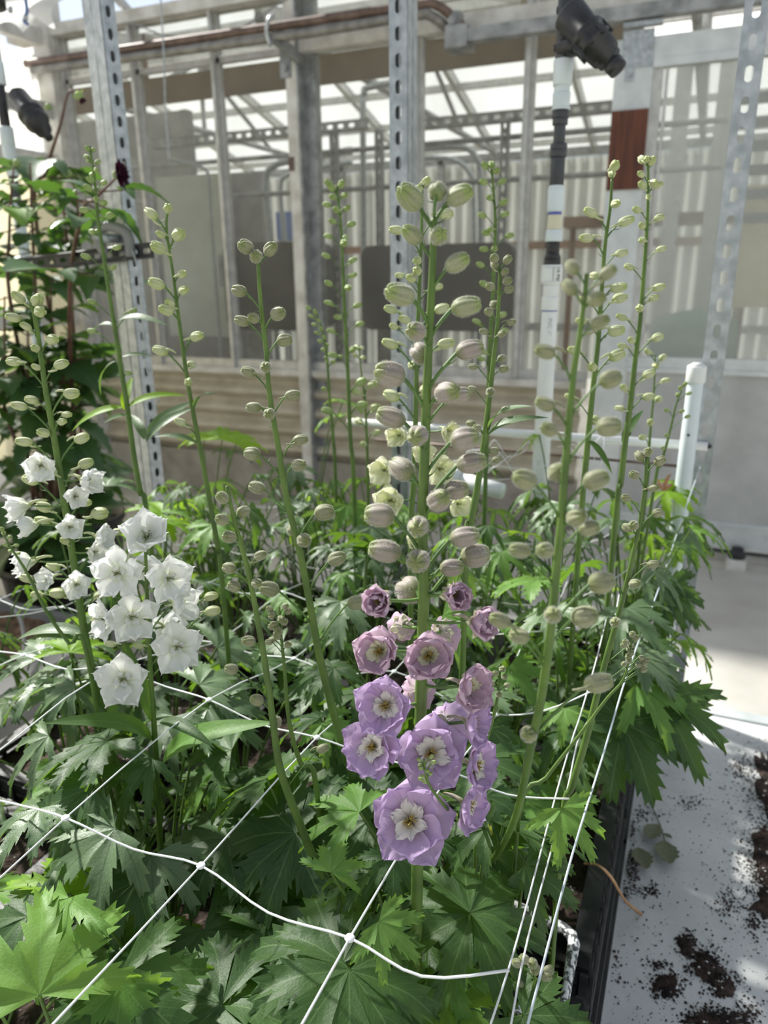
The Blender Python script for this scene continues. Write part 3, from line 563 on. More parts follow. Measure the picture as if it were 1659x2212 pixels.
# louvre shutter at the right edge
lv = E_('louvre', (1.2, W + 2.15, 0), 'dark horizontal louvre slats seen through the right side of the door glass', 'shutter')
for k in range(6):
    p = ony(1640, 208 + k * 52, W + 2.15); part('slat', MB().box2((p.x - 0.12, W + 2.15, p.z - 0.045), (p.x + 1.5, W + 2.18, p.z + 0.03)), M_['tank'], lv)
part('frame', MB().box2((p.x - 0.17, W + 2.15, 0), (p.x - 0.12, W + 2.21, 3.0)), M_['alu'], lv)
part('backing', MB().box2((p.x - 0.12, W + 2.25, 1.3), (p.x + 1.5, W + 2.27, 2.2)), M_['cream_poly'], lv)
for px, lab in ((1455, 'grey post seen through the door glass'), (1545, 'second grey post seen through the door glass near the slotted post')):
    p = ony(px, 400, W + 2.4); tag(O('steel_column', MB().box2((p.x - 0.06, W + 2.4, 0), (p.x + 0.06, W + 2.48, 3.2)).box2((p.x - 0.09, W + 2.39, 0), (p.x + 0.09, W + 2.49, 0.02)).mesh('steel_column', M_['alu'], False)), lab, 'column')
p = ony(1450, 470, W + 2.6); tag(O('shelf_board', MB().box2((p.x - 0.9, W + 2.6, p.z - 0.05), (p.x + 0.7, W + 2.95, p.z + 0.04)).box2((p.x - 0.85, W + 2.7, 0), (p.x - 0.8, W + 2.75, p.z)).box2((p.x + 0.6, W + 2.7, 0), (p.x + 0.65, W + 2.75, p.z)).mesh('shelf_board', M_['brown_beam'], False)), 'brown timber shelf behind the door glass', 'shelf')

# ------------------------------------------------------------------ bench
BX0, BX1, BY0, BY1 = -1.20, 0.42, 0.12, 1.70
bench = E_('greenhouse_bench', (-0.6, 0.9, 0), 'white sheet-topped greenhouse bench under the black crates', 'bench')
part('top', MB().box2((BX0, BY0, ZB - 0.03), (BX1, BY1, ZB)), M_['bench'], bench)
part('edge_rail', MB().box2((BX0, BY1, ZB - 0.09), (BX1, BY1 + 0.035, ZB + 0.006)), M_['door_alu'], bench)
part('edge_rail', MB().box2((BX0, BY0 - 0.03, ZB - 0.09), (BX1, BY0, ZB + 0.006)), M_['door_alu'], bench)
for x in (BX0 + 0.1, BX1 - 0.1):
    for y in (BY0 + 0.15, BY1 - 0.2): part('leg', MB().box2((x - 0.025, y - 0.025, 0), (x + 0.025, y + 0.025, ZB - 0.03)), M_['galv_dark'], bench)
# crates
SOILZ = ZB + 0.165; CH = 0.20
def crate_parts():
    d = {}; wx_, ly = 0.355, 0.465; tp = 0.016
    def lerp(z): return tp * (z / CH)
    def rail(z0, z1, out=0.0, th=0.006):
        m = MB(); i0 = lerp(z0) - out
        m.box2((-wx_ / 2 + i0, -ly / 2 + i0, z0), (wx_ / 2 - i0, -ly / 2 + i0 + th, z1)); m.box2((-wx_ / 2 + i0, ly / 2 - i0 - th, z0), (wx_ / 2 - i0, ly / 2 - i0, z1))
        m.box2((-wx_ / 2 + i0, -ly / 2 + i0, z0), (-wx_ / 2 + i0 + th, ly / 2 - i0, z1)); m.box2((wx_ / 2 - i0 - th, -ly / 2 + i0, z0), (wx_ / 2 - i0, ly / 2 - i0, z1)); return m
    d['rim'] = [rail(CH - 0.006, CH, 0.0, 0.024).mesh('rim', M_['crate'], False)]
    d['slat'] = [rail(z, z + 0.019, -0.002 if k % 2 else 0.001).mesh('slat', M_['crate'], False) for k, z in enumerate((0.0, 0.03, 0.06, 0.09, 0.12, 0.15, 0.174))]
    m = MB()
    for k in range(13):
        y = -ly / 2 + 0.02 + k * (ly - 0.04) / 12
        for s_ in (-1, 1): m.box((s_ * (wx_ / 2 - 0.012), y, CH / 2), (0.006, 0.010, CH - 0.01))
    for k in range(10):
        x = -wx_ / 2 + 0.02 + k * (wx_ - 0.04) / 9
        for s_ in (-1, 1): m.box((x, s_ * (ly / 2 - 0.012), CH / 2), (0.010, 0.006, CH - 0.01))
    d['rib'] = [m.mesh('rib', M_['crate'], False)]
    d['base'] = [MB().box2((-wx_ / 2 + 0.004, -ly / 2 + 0.004, 0.002), (wx_ / 2 - 0.004, ly / 2 - 0.004, 0.01)).mesh('base', M_['crate'], False)]
    return d
CP = crate_parts()
def soilmesh(wx_, ly):
    return MB().grid(lambda u, v: ((u - .5) * wx_, (v - .5) * ly, 0.008 * noise.noise(Vector((u * 14, v * 18, 1))) + 0.010 * noise.noise(Vector((u * 5, v * 6, 3)))), 36, 44).mesh('soil', M_['soil'])
SM = soilmesh(0.325, 0.435)
colx = [-0.205, -0.572, -0.939]; rowy = [0.46, 0.935, 1.41]
cw = {0: 'near', 1: 'middle', 2: 'far'}; cc = {0: 'along the bare right side of the bench', 1: 'in the middle row of crates', 2: 'in the left row of crates'}
for i, x in enumerate(colx):
    for j, y in enumerate(rowy):
        o = E_('plastic_crate', (x, y, ZB), 'black slatted plastic crate, %s one %s' % (cw[j], cc[i]), 'crate', 'black crates of delphiniums')
        for nm, ms in CP.items():
            for me in ms: O(nm, me, o, Matrix.Translation((x, y, ZB)))
        s_ = O('soil', SM, o, Matrix.Translation((x, y, SOILZ))); s_['kind'] = 'stuff'

# ------------------------------------------------------------------ leaf meshes
def leaf_mesh(name, mat, nl=5, spread=210, wid=1.0, teeth=4, droop=0.25, fold=0.10, seed=1, split=0.38, tooth=0.10, side=0.72):
    rr = random.Random(seed); mb = MB(); dA = math.radians(spread) / nl
    for i in range(nl):
        a = (i - (nl - 1) / 2) * dA + rr.uniform(-.06, .06); k = abs(i - (nl - 1) / 2) / max(1, (nl - 1) / 2)
        L = (1 - (1 - side) * k ** 1.3) * rr.uniform(.93, 1.07); lz = rr.uniform(-.10, .08); bend = rr.uniform(-.18, .18)
        hw0 = math.tan(min(dA / 2 * 1.04, 0.75))
        rows = [(0.0, 0, 0), (split * 0.45, split * .45 * hw0, 0), (split, split * hw0, 0)]
        wm = min(max(split * hw0 * 1.28, 0.16), 0.42) * wid
        for q in range(teeth):
            t = split + (1 - split) * (q + .25) / (teeth + .35); e = (t - split) / (1 - split)
            w = wm * (1 - 0.92 * e ** 1.7) * (1 + 0.25 * math.sin(e * 3.1))
            rows.append((t, w * (0.92 if q else 1.0), tooth * (1.0 if q else 0.7) * rr.uniform(.8, 1.2)))
            t2 = split + (1 - split) * (q + .75) / (teeth + .35); e2 = (t2 - split) / (1 - split)
            rows.append((t2, wm * (1 - 0.92 * e2 ** 1.7) * (1 + 0.25 * math.sin(e2 * 3.1)) * 0.64, 0))
        rows.append((1.0, 0.004, 0)); cols = (-1, -.5, 0, .5, 1); vs_ = []; uv = []
        for (t, w, fw_) in rows:
            for u in cols:
                tt = t + fw_ * abs(u) ** 2; x = u * w * L; y = tt * L
                ang = a + bend * t * t
                px = x * math.cos(ang) + y * math.sin(ang); py = -x * math.sin(ang) + y * math.cos(ang)
                r2 = px * px + py * py
                z = -droop * r2 * (0.7 + 0.5 * t) + fold * abs(u) * w * 2.2 + lz * t * t + 0.03 * math.sin(9 * t + 3 * u + i * 2) * t + 0.10 * t * (1 - t)
                vs_.append((px, py, z)); uv.append((0.5 + u * 0.5 * min(1, w / max(wm, 1e-4) + .15), t))
        n = len(cols)
        mb.add(vs_, [(r * n + c, r * n + c + 1, (r + 1) * n + c + 1, (r + 1) * n + c) for r in range(len(rows) - 1) for c in range(n - 1)], uv)
    return mb.mesh(name, mat)
def blade_mesh(name, mat, wid=0.14, droop=0.35, n=12, teeth=0.0, fold=0.25, peak=0.42):
    mb = MB(); vs_ = []; uv = []; cols = (-1, -.5, 0, .5, 1)
    for r in range(n + 1):
        t = r / n; w = wid * (math.sin(math.pi * t ** (math.log(.5) / math.log(peak))) ** 0.8 if 0 < t < 1 else 0.004)
        w *= (1 + teeth * (1 if r % 2 else -1)) if 0 < t < 1 else 1
        for u in cols: vs_.append((u * w, t + (teeth * .12 * abs(u) if r % 2 else 0), 0.25 * t - droop * t * t * 1.6 + fold * abs(u) * w)); uv.append((.5 + u / 2, t))
    m = len(cols); mb.add(vs_, [(r * m + c, r * m + c + 1, (r + 1) * m + c + 1, (r + 1) * m + c) for r in range(n) for c in range(m - 1)], uv)
    return mb.mesh(name, mat)
LEAF = {}
for key in ('leaf', 'leaf_grey', 'leaf_light', 'leaf_bright', 'leaf_yellow'):
    L_ = {'broad': [], 'mid': [], 'narrow': [], 'blade': []}
    for s_ in range(3):
        L_['broad'].append(leaf_mesh('leaf', M_[key], 7, 275, 1.05, 4, 0.22, 0.10, 10 + s_, 0.46, 0.12, 0.82))
        L_['mid'].append(leaf_mesh('leaf', M_[key], 5, 225, 0.95, 4, 0.34, 0.12, 20 + s_, 0.34, 0.13, 0.76))
        L_['narrow'].append(leaf_mesh('leaf', M_[key], 5, 200, 0.62, 3, 0.45, 0.14, 30 + s_, 0.22, 0.12, 0.72))
        L_['blade'].append(blade_mesh('leaf', M_[key], 0.09 + 0.02 * s_, 0.35 + 0.15 * s_))
    LEAF[key] = L_
# ------------------------------------------------------------------ buds
def bud_mesh(name, mat, aspect, fuzz, spur, seed):
    rr = random.Random(seed); mb = MB(); n = 30; prof = [(0, .10), (.05, .40), (.14, .70), (.28, .93), (.45, 1.0), (.62, .97), (.76, .87), (.86, .74), (.93, .60), (.98, .42), (.99, .12)]
    vs_ = []; uv = []
    for (t, r) in prof:
        for k in range(n):
            q = 2 * math.pi * k / n; lob = 1.05 - (0.10 + .42 * t * t) * (1 - abs(math.cos(2.5 * q))) ** 1.5; rr_ = r * aspect / 2 * lob
            vs_.append((rr_ * math.cos(q), rr_ * math.sin(q), t + (0.02 * math.cos(5 * q) if t > .8 else 0))); uv.append((k / n, t))
    m = len(prof); fs = [(j * n + k, j * n + (k + 1) % n, (j + 1) * n + (k + 1) % n, (j + 1) * n + k) for j in range(m - 1) for k in range(n)]
    fs += [tuple(range(n - 1, -1, -1)), tuple(range((m - 1) * n, m * n))]; mb.add(vs_, fs, uv)
    for k in range(5):      # tip bumps
        q = 2 * math.pi * k / 5; c = Vector((math.cos(q), math.sin(q), 0)) * aspect * .22 + Vector((0, 0, .88))
        mb.lathe([(0.005, -.09), (.075, -.05), (.09, 0), (.06, .05), (.01, .08)], 6, Matrix.Translation(c))
        for i in range(len(mb.v) - 30, len(mb.v)): mb.uv[i] = (k / 5 + .1, .95)
    if spur:
        b = len(mb.v); mb.tube(spline([(aspect * .25, 0, .22), (aspect * .42, 0, .05), (aspect * .42, 0, -.22), (aspect * .30, 0, -.45)], 4), [.09] * 5 + [.07] * 4 + [.05] * 3 + [.03], 6)
        for i in range(b, len(mb.v)): mb.uv[i] = (.1, .25)
    mats = [mat]
    if fuzz:
        mats.append(M_['fuzz']); mb.cur = 1
        for i in range(fuzz):
            t = rr.uniform(.03, .97); r = 0
            for (a, ra), (b, rb) in zip(prof[:-1], prof[1:]):
                if a <= t <= b: r = ra + (rb - ra) * (t - a) / (b - a)
            q = rr.uniform(0, 6.283); p = Vector((math.cos(q) * r * aspect / 2, math.sin(q) * r * aspect / 2, t)); nn = Vector((math.cos(q), math.sin(q), (t - .5) * 1.2)).normalized()
            nn = (nn + Vector((rr.uniform(-.5, .5), rr.uniform(-.5, .5), rr.uniform(-.2, .6)))).normalized(); sd_ = nn.orthogonal() * .0032
            e = p + nn * rr.uniform(.04, .085); mb.add([p - sd_, p + sd_, e], [(0, 1, 2)])
    return mb.mesh(name, mats)
BUD = {'mauve': [bud_mesh('flower_bud', M_['b_mauve'], a, 750, False, s_) for s_, a in enumerate((.72, .66, .78))],
       'gmauve': [bud_mesh('flower_bud', M_['b_green'], a, 750, False, s_ + 7) for s_, a in enumerate((.70, .64))],
       'olive': [bud_mesh('flower_bud', M_['b_olive'], a, 750, s_ == 1, s_ + 3) for s_, a in enumerate((.74, .66, .8))],
       'cream': [bud_mesh('flower_bud', M_['b_cream'], a, 0, True, s_ + 5) for s_, a in enumerate((.60, .55, .66))],
       'small': [bud_mesh('flower_bud', M_['b_small'], a, 0, s_ == 0, s_ + 5) for s_, a in enumerate((.55, .6, .66))]}
# ------------------------------------------------------------------ flower pieces
def sepal_mesh(name, mat, wid=0.8, cup=0.35, ruf=0.06, seed=0, notch=0.05, frill=0.0, nu=16, nv=14):
    rr = random.Random(seed); ph = rr.uniform(0, 6); f1 = rr.uniform(5, 8)
    def fn(u, v):
        s_ = 2 * u - 1; w = wid / 2 * (0.22 + 0.95 * math.sin(min(1, v * .9) * math.pi * .6)) * (1 if v < .6 else math.sqrt(max(.03, 1 - ((v - .6) / .4) ** 2 * .97)))
        ln = v * (1 - 0.16 * s_ * s_ * v) - (notch * (1 - min(1, abs(s_) * 4)) * max(0, v - .8) * 5)
        if frill: ln += frill * math.sin(s_ * 11 + ph) * max(0, v - .5)
        x = s_ * w; e = max(abs(s_), v)
        z = cup * (v * v * .8) - 0.12 * v + 0.22 * s_ * s_ * w * 1.6 + ruf * math.sin(f1 * s_ + ph + 4 * v) * e ** 3 + ruf * .7 * math.sin(9 * v + 5 * s_ + ph) * abs(s_) ** 2
        return (x, ln, z)
    return MB().grid(fn, nu, nv).mesh(name, mat)
SEP = {k: [sepal_mesh('sepal', M_[k], rr_, .34, .05, s_, .02) for s_, rr_ in enumerate((.92, .82, .86, .96))] for k in ('lav', 'lav_top')}
SEP['white'] = [sepal_mesh('sepal', M_['white'], rr_, .26, .055, s_ + 9, -.07, .02) for s_, rr_ in enumerate((.74, .64, .80))]
SEP['cream'] = [sepal_mesh('sepal', M_['cream'], rr_, .30, .05, s_ + 19, .02) for s_, rr_ in enumerate((.86, .72))]
BEE = {k: [sepal_mesh('bee_petal', M_[k], .72, -.30, .10, s_ + 30, .30, .10, 14, 8) for s_ in range(3)] for k in ('bee', 'bee_green', 'white', 'cream')}
def stam(name, mat, n, seed, h=.3):
    rr = random.Random(seed); mb = MB()
    for i in range(n):
        q = rr.uniform(0, 6.28); a = rr.uniform(.02, .16); hh = h * rr.uniform(.6, 1.1)
        e = Vector((math.cos(q) * a, math.sin(q) * a, hh)); mb.tube([(math.cos(q) * .03, math.sin(q) * .03, 0), e * .7 + Vector((0, 0, .06)), e], [.010, .008, .008], 4)
        mb.lathe([(.004, -.02), (.022, 0), (.004, .03)], 5, Matrix.Translation(e))
    return mb.mesh(name, mat)
STM = {'lav': stam('stamens', M_['stamen'], 26, 1, .30), 'white': stam('stamens', M_['stamen_dark'], 12, 2, .34)}
def hub(name, mat):
    mb = MB(); mb.lathe([(.01, -.10), (.07, -.07), (.10, -.01), (.06, .04), (.01, .05)], 10); mb.tube(spline([(0, .06, -.03), (0, .14, -.2), (0, .17, -.5), (0, .12, -.75)], 4), [.08] * 4 + [.065] * 4 + [.05] * 4 + [.02], 7)
    return mb.mesh(name, mat)
HUB = {'lav': hub('flower', M_['b_mauve']), 'white': hub('flower', M_['b_cream'])}

def flower(root, pos, axis, rad, kind, openness, rnd, stem_pt):
    """openness 1 flat .. 0 closed cup"""
    axis = Vector(axis).normalized(); fz = frame(pos, UPW - axis * UPW.dot(axis) if abs(axis.z) < .98 else RT, axis, 1.0)
    Mf = fz @ Matrix.Scale(rad, 4)
    rad *= 1 + .55 * (1 - openness); Mf = fz @ Matrix.Scale(rad, 4)
    lavk = kind in ('lav', 'lav_top'); o = O('flower', HUB['lav' if lavk else 'white'], root, Mf)
    el = math.radians(8 + 62 * (1 - openness))
    for layer in range(2):
        n = 5 if layer == 0 else (5 if lavk else 3); ln = (1.0, 0.88 if lavk else .92)[layer]
        for k in range(n):
            a = 2 * math.pi * (k + .5 * layer) / n + rnd.uniform(-.12, .12)
            Ml = Mf @ Matrix.Rotation(a, 4, 'Z') @ Matrix.Translation((0, .06, .03 * layer)) @ Matrix.Rotation(el + .18 * layer + rnd.uniform(-.12, .12), 4, 'X') @ Matrix.Rotation(rnd.uniform(-.18, .18), 4, 'Y') @ Matrix.Diagonal((rnd.uniform(.92, 1.08) * ln, rnd.uniform(.93, 1.05) * ln, 1, 1))
            O('sepal', rnd.choice(SEP[kind]), o, Ml)
    bk = {'lav': 'bee', 'lav_top': 'bee_green', 'white': 'white', 'cream': 'cream'}[kind]
    nb, bl, be = (6, .46, .75) if lavk else (4, .30, 1.0)
    for k in range(nb):
        a = 2 * math.pi * (k + .25) / nb + rnd.uniform(-.2, .2)
        Ml = Mf @ Matrix.Rotation(a, 4, 'Z') @ Matrix.Translation((0, .05, .10)) @ Matrix.Rotation(be + rnd.uniform(-.2, .2), 4, 'X') @ Matrix.Scale(bl * rnd.uniform(.85, 1.15), 4)
        O('bee_petal', rnd.choice(BEE[bk]), o, Ml)
    O('stamens', STM['lav' if lavk else 'white'], o, Mf @ Matrix.Translation((0, 0, .08)))
    if stem_pt is not None:
        b = Vector(pos) - axis * rad * .06; mid = (b + stem_pt) / 2 - axis * .012 - Vector((0, 0, .006))
        O('pedicel', MB().tube(bez(stem_pt, mid, b), .0011 if not lavk else .0014, 5).mesh('pedicel', M_['stem_dark']), o)
    return o

# ------------------------------------------------------------------ delphiniums
def parse(s): return [tuple(float(v) for v in t.split(',')) for t in s.split()]
ROOTS = []       # (root, base point, group)
def clampbed(p): return Vector((min(-0.07, max(-1.10, p.x)), min(1.60, max(0.26, p.y)), SOILZ))
def stem_at(poly, y, k=0):
    if y <= poly[0][1]: return poly[0][k]
    for a, b in zip(poly[:-1], poly[1:]):
        if a[1] <= y <= b[1]: return a[k] + (b[k] - a[k]) * (y - a[1]) / (b[1] - a[1])
    return poly[-1][k]
def delph(label, r, poly, buds, kind, stem_r, flowers=(), seed=1, Ld=20, pedr=1.0, r_base=None):
    rnd = random.Random(seed); poly = [(a[0], a[1], a[2] if len(a) > 2 else r) for a in poly]
    pts = [onr(x, y, q) for x, y, q in poly]; last = pts[-1]; base = clampbed(last)
    root = E_('delphinium', base, label, 'plant', 'delphiniums in the black crates'); ROOTS.append((root, base, label))
    n0 = 4 * len(pts); path = spline(pts + [base], 4) if last.z > base.z + .02 else spline(pts, 4)
    m = len(path); rads = [stem_r * (0.42 + 0.75 * min(1, i / (n0 * .75))) for i in range(m)]
    O('stem', MB().tube(path, rads, 10).mesh('stem', M_['stem']), root)
    for bd in buds:
        bx_, by_, L = bd[0], bd[1], (bd[2] if len(bd) > 2 else Ld)
        r = stem_at(poly, by_ + .3 * L, 2); sx = stem_at(poly, by_ + .3 * L); dx = bx_ - sx; lat = max(-1, min(1, dx / (1.15 * L)))
        f = math.sqrt(max(0, 1 - lat * lat)) * (1 if rnd.random() < .78 else -1) if abs(lat) < .95 else rnd.uniform(-.35, .45)
        top = by_ < poly[0][1] + L * .8
        off = abs(f) * L / F * r * (.9 if f > 0 else -.9) * (0.3 if top else 1)
        c = onr(bx_, by_, r - off); s = L * dep(c) / F; s *= 1.0 + .25 * (1 - abs(lat))
        ax = (RT * lat + (CAM - c).normalized() * f * 1.0 + UPW * (rnd.uniform(.05, .45) if abs(lat) > .5 else rnd.uniform(-.25, .3)) + (UPW * .3 if top else Vector())).normalized()
        bp = c - ax * s * .5
        bo = O('flower_bud', rnd.choice(BUD[kind] if not (kind == 'mauve' and by_ < 700) else BUD['gmauve']), root, frameZ(bp, ax, s, rnd.uniform(0, 6.28)))
        ys = by_ + .75 * abs(dx) + .45 * L; ys = min(max(ys, poly[0][1]), poly[-1][1] - 5)
        sp_ = onr(stem_at(poly, ys), ys, stem_at(poly, ys, 2))
        mid = bp * .55 + sp_ * .45 - ax * s * .35 - UPW * s * .1
        pr = max(.00055, min(.0017, s * .055)) * pedr
        mb = MB().tube(bez(sp_, mid, bp + ax * s * .04, 6), pr, 5, False)
        for k in range(2):    # bracteoles
            q = sp_.lerp(bp, .12 + .6 * k) ; dv = (ax * .6 + Vector((rnd.uniform(-1, 1), rnd.uniform(-1, 1), rnd.uniform(-.3, .9)))).normalized()
            mb.tube([q, q + dv * s * .22, q + dv * s * .42 + UPW * s * .08], [pr * .6, pr * .45, .0001], 4, False)
        O('pedicel', mb.mesh('pedicel', M_['stem_dark']), bo)
    for fl in flowers:
        fx, fy, d = fl[0], fl[1], fl[2]; lat = fl[3] if len(fl) > 3 else 0.0; op = fl[4] if len(fl) > 4 else .9; back = fl[5] if len(fl) > 5 else 1; tz = fl[6] if len(fl) > 6 else 0.0
        c0 = onr(fx, fy, r); c = onr(fx, fy, r - .022 * back); rad = d / 2 * dep(c) / F * 1.0
        ax = RT * lat + (CAM - c).normalized() * back * math.sqrt(max(.05, 1 - lat * lat)) + UPW * (tz - .12)
        ys = min(fy - .05 * d, poly[-1][1] - 5); sp_ = onr(stem_at(poly, ys), ys, r)
        if isinstance(kind, str): fk = 'lav' if kind == 'mauve' else 'white'
        if kind == 'mauve' and fy < 1500: fk = 'lav_top'
        if label.startswith('cream'): fk = 'cream'
        flower(root, c, ax, rad, fk, op, rnd, sp_)
    return root

A_flw = [(824, 1295, 84, -.25, .25), (975, 1283, 84, .35, .22), (1016, 1342, 96, .75, .35), (872, 1352, 80, -.2, .3, -1), (952, 1365, 90, .2, .4, -1),
         (825, 1405, 112, -.35, .62), (926, 1415, 118, .0, .6), (1000, 1482, 116, .6, .6), (905, 1490, 90, 0, .6, -1), (838, 1522, 138, -.3, .8), (1008, 1560, 110, .85, .75),
         (812, 1612, 142, -.45, .88), (930, 1625, 160, .05, .85), (1016, 1652, 125, .8, .85), (960, 1560, 110, .4, .7, -1), (888, 1772, 186, -.08, 1.0), (1000, 1735, 120, .75, .8, 1, -.2)]
A_bud = parse('886,427,66 945,413,46 992,422,62 890,507,52 948,509,50 987,568,56 865,636,70 1006,662,66 898,716,46 909,763,50 1014,756,64 843,808,70 966,848,60 994,852,44 845,902,66 902,941,48 1003,948,64 868,1013,66 948,1080,54 1018,1000,66 985,1058,54 820,1113,66 903,1137,50 1003,1160,66 832,1190,72 903,1212,56 1026,1200,66 975,1226,52 885,1275,66')
delph('tall lavender delphinium in flower with mauve fuzzy buds above', .52, parse('938,470 935,560 925,780 920,900 912,1150 915,1300 908,1560 905,1800 900,1950'), A_bud, 'mauve', .0046, A_flw, 1, 20, 1.2)
B_bud = parse('1237,578,36 1312,590,42 1231,621,40 1290,646,40 1296,696,42 1178,760,48 1318,819,50 1178,873,46 1187,927,46 1315,922,54 1134,1036,58 1204,1021,44 1287,1037,58 1245,1118,44 1272,1141,46 1123,1189,50 1177,1189,40 1299,1258,60 1194,1328,40 1262,1332,58 1122,1374,46 1080,1340,50 1292,1475,62 1142,1586,40')
delph('nearest delphinium with blurred cream-olive buds right of the lavender spike', .39, parse('1268,590 1262,650 1250,740 1240,800 1232,880 1225,960 1218,1050 1210,1150 1200,1250 1190,1360 1178,1450,.41 1165,1530,.43 1145,1620,.46 1115,1760,.53 1070,1850,.60 1000,1930,.70'), B_bud, 'olive', .0027, (), 2)
C_bud = parse('40,643 81,649 87,673 29,686 56,705,26 113,733 76,752,24 30,781 78,793,22 132,787 68,864,28 42,877 154,850,36 144,896,26 134,911,26 94,935,28 52,954,36 176,947 66,1037,38 95,1095,34 92,1125,34 112,1019,26 185,1001,34 185,1086,28 215,1109,40 140,1168,24 253,1149,26 228,1176,36 115,1224,32 57,1249,30 80,1285,26 125,1282,34 216,1285,30 209,1338,24')
C_flw = [(90, 1005, 72, -.2, .55), (176, 1036, 72, .85, .3), (160, 1072, 56, .3, .5), (62, 1092, 74, -.95, .3), (80, 1133, 68, -.9, .3), (150, 1138, 60, .1, .5), (208, 1160, 66, .9, .35), (200, 1192, 54, .6, .5), (74, 1213, 72, -.9, .3), (112, 1250, 58, -.6, .4), (164, 1262, 66, .1, .55)]
delph('white delphinium with pale buds and nodding white bells at the far left', .85, parse('60,640 75,680 100,850 118,950 140,1090 165,1250 185,1380 220,1550 252,1690 270,1800'), C_bud, 'cream', .0048, C_flw, 3, 34)
Q_flw = [(316, 1165, 112, .05, .45, 1, .75), (256, 1237, 112, -.25, .85), (361, 1249, 104, .3, .75), (304, 1222, 70, .3, .6, -1), (235, 1335, 92, -.75, .8), (284, 1332, 112, .1, .8), (376, 1302, 92, .9, .5), (352, 1355, 80, .5, .8, -1), (382, 1397, 114, .1, .88), (268, 1466, 114, -.2, .7)]
delph('white delphinium with a cluster of wide open white flowers', .75, parse('313,1150 318,1300 325,1450 335,1600 345,1800 352,1900'), parse('391,1303,36 456,1288,32 459,1320,34 421,1380,26 239,1391,26 300,1395,24'), 'cream', .0036, Q_flw, 4, 30)
D_bud = parse('189,321,14 202,324,14 187,338,15 211,350,15 191,347,14 208,367,15 199,378,16 194,389,17 224,395,18 191,406,20 208,430,18 224,438,19 183,454,22 237,466,20 200,501,20 209,502,18 252,535,20 186,554,22 244,578,18 199,652,20 286,673,22 199,715,22 278,806,18')
delph('tallest thin delphinium with tiny green buds before the left slotted post', 1.12, parse('193,315 205,390 210,460 222,540 237,640 250,720 262,800 275,880 290,990 305,1070 318,1120'), D_bud, 'small', .0037, (), 5)
delph('pale-budded delphinium with a slim stem between the left post and the fuzzy spike', .95, parse('362,455 360,500 375,600 385,680 400,790 415,880 440,1010 470,1180 480,1260'), parse('327,462 363,450,26 386,507 347,506,24 342,535 393,592,24 339,613 397,627,30 367,655,24 359,670 347,758 425,727 413,788,24 407,825,24 390,912,28'), 'cream', .0030, (), 6, 36)
F_bud = parse('531,533 553,554,28 584,538 517,628 523,693 548,687,26 600,678 614,735 574,793,26 537,804 631,854 548,880 582,894,26 649,950 545,980,36 645,1005,34 555,1053,36 700,1107,44 632,1145,28 657,1167,32 727,1207,42 582,1272,44 770,1302,42')
delph('delphinium spike with grey fuzzy buds left of the lavender flowers', .72, parse('557,545 562,640 575,760 582,850 600,960 620,1080 645,1180 665,1280 685,1390 705,1480 735,1590 770,1700 810,1800'), F_bud, 'olive', .0040, (), 7, 34)
G_bud = parse('480,1075 480,1122 525,1105 495,1160 562,1200 495,1227 505,1267 555,1260,24 500,1445 537,1385 555,1512 595,1560,32 697,1617,28')
delph('short delphinium with rounded fuzzy buds leaning over the netting at lower left centre', .60, parse('490,1050 505,1120 535,1230 555,1330 575,1450 590,1560 605,1660 640,1760 690,1880 750,1990'), G_bud, 'olive', .0036, (), 8, 30)
cl = [(600 + random.Random(i).uniform(-24, 24), 1310 + i * 5.5) for i in range(16)]
delph('stubby delphinium shoot with a tight cluster of small olive buds', .66, parse('603,1310 608,1380 615,1450 625,1560 650,1650 685,1710'), cl, 'olive', .0024, (), 9, 17)
H_bud = parse('710,396 737,398 716,405 719,425 744,422 706,442 726,453 749,450 759,484 719,478 709,510 746,514 743,525 705,553 710,612 710,654 762,595 762,562 752,622 772,660 777,700 730,685 780,825,26 715,715 720,767 782,875,28 707,887,26 762,755')
delph('slender delphinium with small green buds left of the middle slotted post', 1.32, parse('727,400 735,470 740,560 745,680 752,820 757,950 765,1060'), H_bud, 'small', .0036, (), 10, 20)
I_bud = parse('921,392,28 905,407,22 963,463,34 857,497,34 901,563,26 901,585,28 863,595,20 888,601,26 942,620,30 844,668,30 954,667,36 874,690,30 851,705,22 843,743,38 963,742,38 890,789,26 846,855,38 918,840,30')
I_flw = [(865, 940, 58, -.4, .5), (846, 1080, 76, -.3, .55), (962, 930, 56, .5, .5), (948, 1012, 72, .3, .7), (834, 1015, 66, -.5, .6), (915, 975, 56, 0, .6), (985, 1088, 60, .5, .6), (900, 1165, 50, 0, .5)]
delph('cream-flowered delphinium standing behind the lavender spike', .92, parse('912,400 910,520 905,640 900,770 898,900 893,1050 888,1180'), I_bud, 'cream', .0034, I_flw, 11, 32)
J_bud = parse('1048,358 1062,356 1072,369 1045,393 1084,392 1058,427 1087,437 1042,465 1090,463 1050,503 1059,496 1100,509 1046,538 1068,537 1038,572 1045,613 1030,695 1085,680 1088,715 1045,760 1040,775')
delph('slender distant delphinium with small green buds right of the lavender spike', 1.32, parse('1060,355 1065,400 1070,480 1068,560 1064,650 1058,760 1055,860 1050,1000'), J_bud, 'small', .0036, (), 12, 20)
K_bud = parse('1068,558 1096,561 1068,572 1090,588 1096,607 1059,619 1099,625 1067,658 1056,674 1104,696 1045,716 1084,721 1084,774 1088,797 1059,847 1092,885 1022,792 1020,842 1017,915 1030,925 1067,974 1073,993')
delph('delphinium with a bright green stem and tiny silvery buds right of the lavender spike', .80, parse('1080,580 1076,680 1068,760 1058,850 1045,960 1030,1060 1015,1140 1005,1220'), K_bud, 'olive', .0036, (), 13, 21)
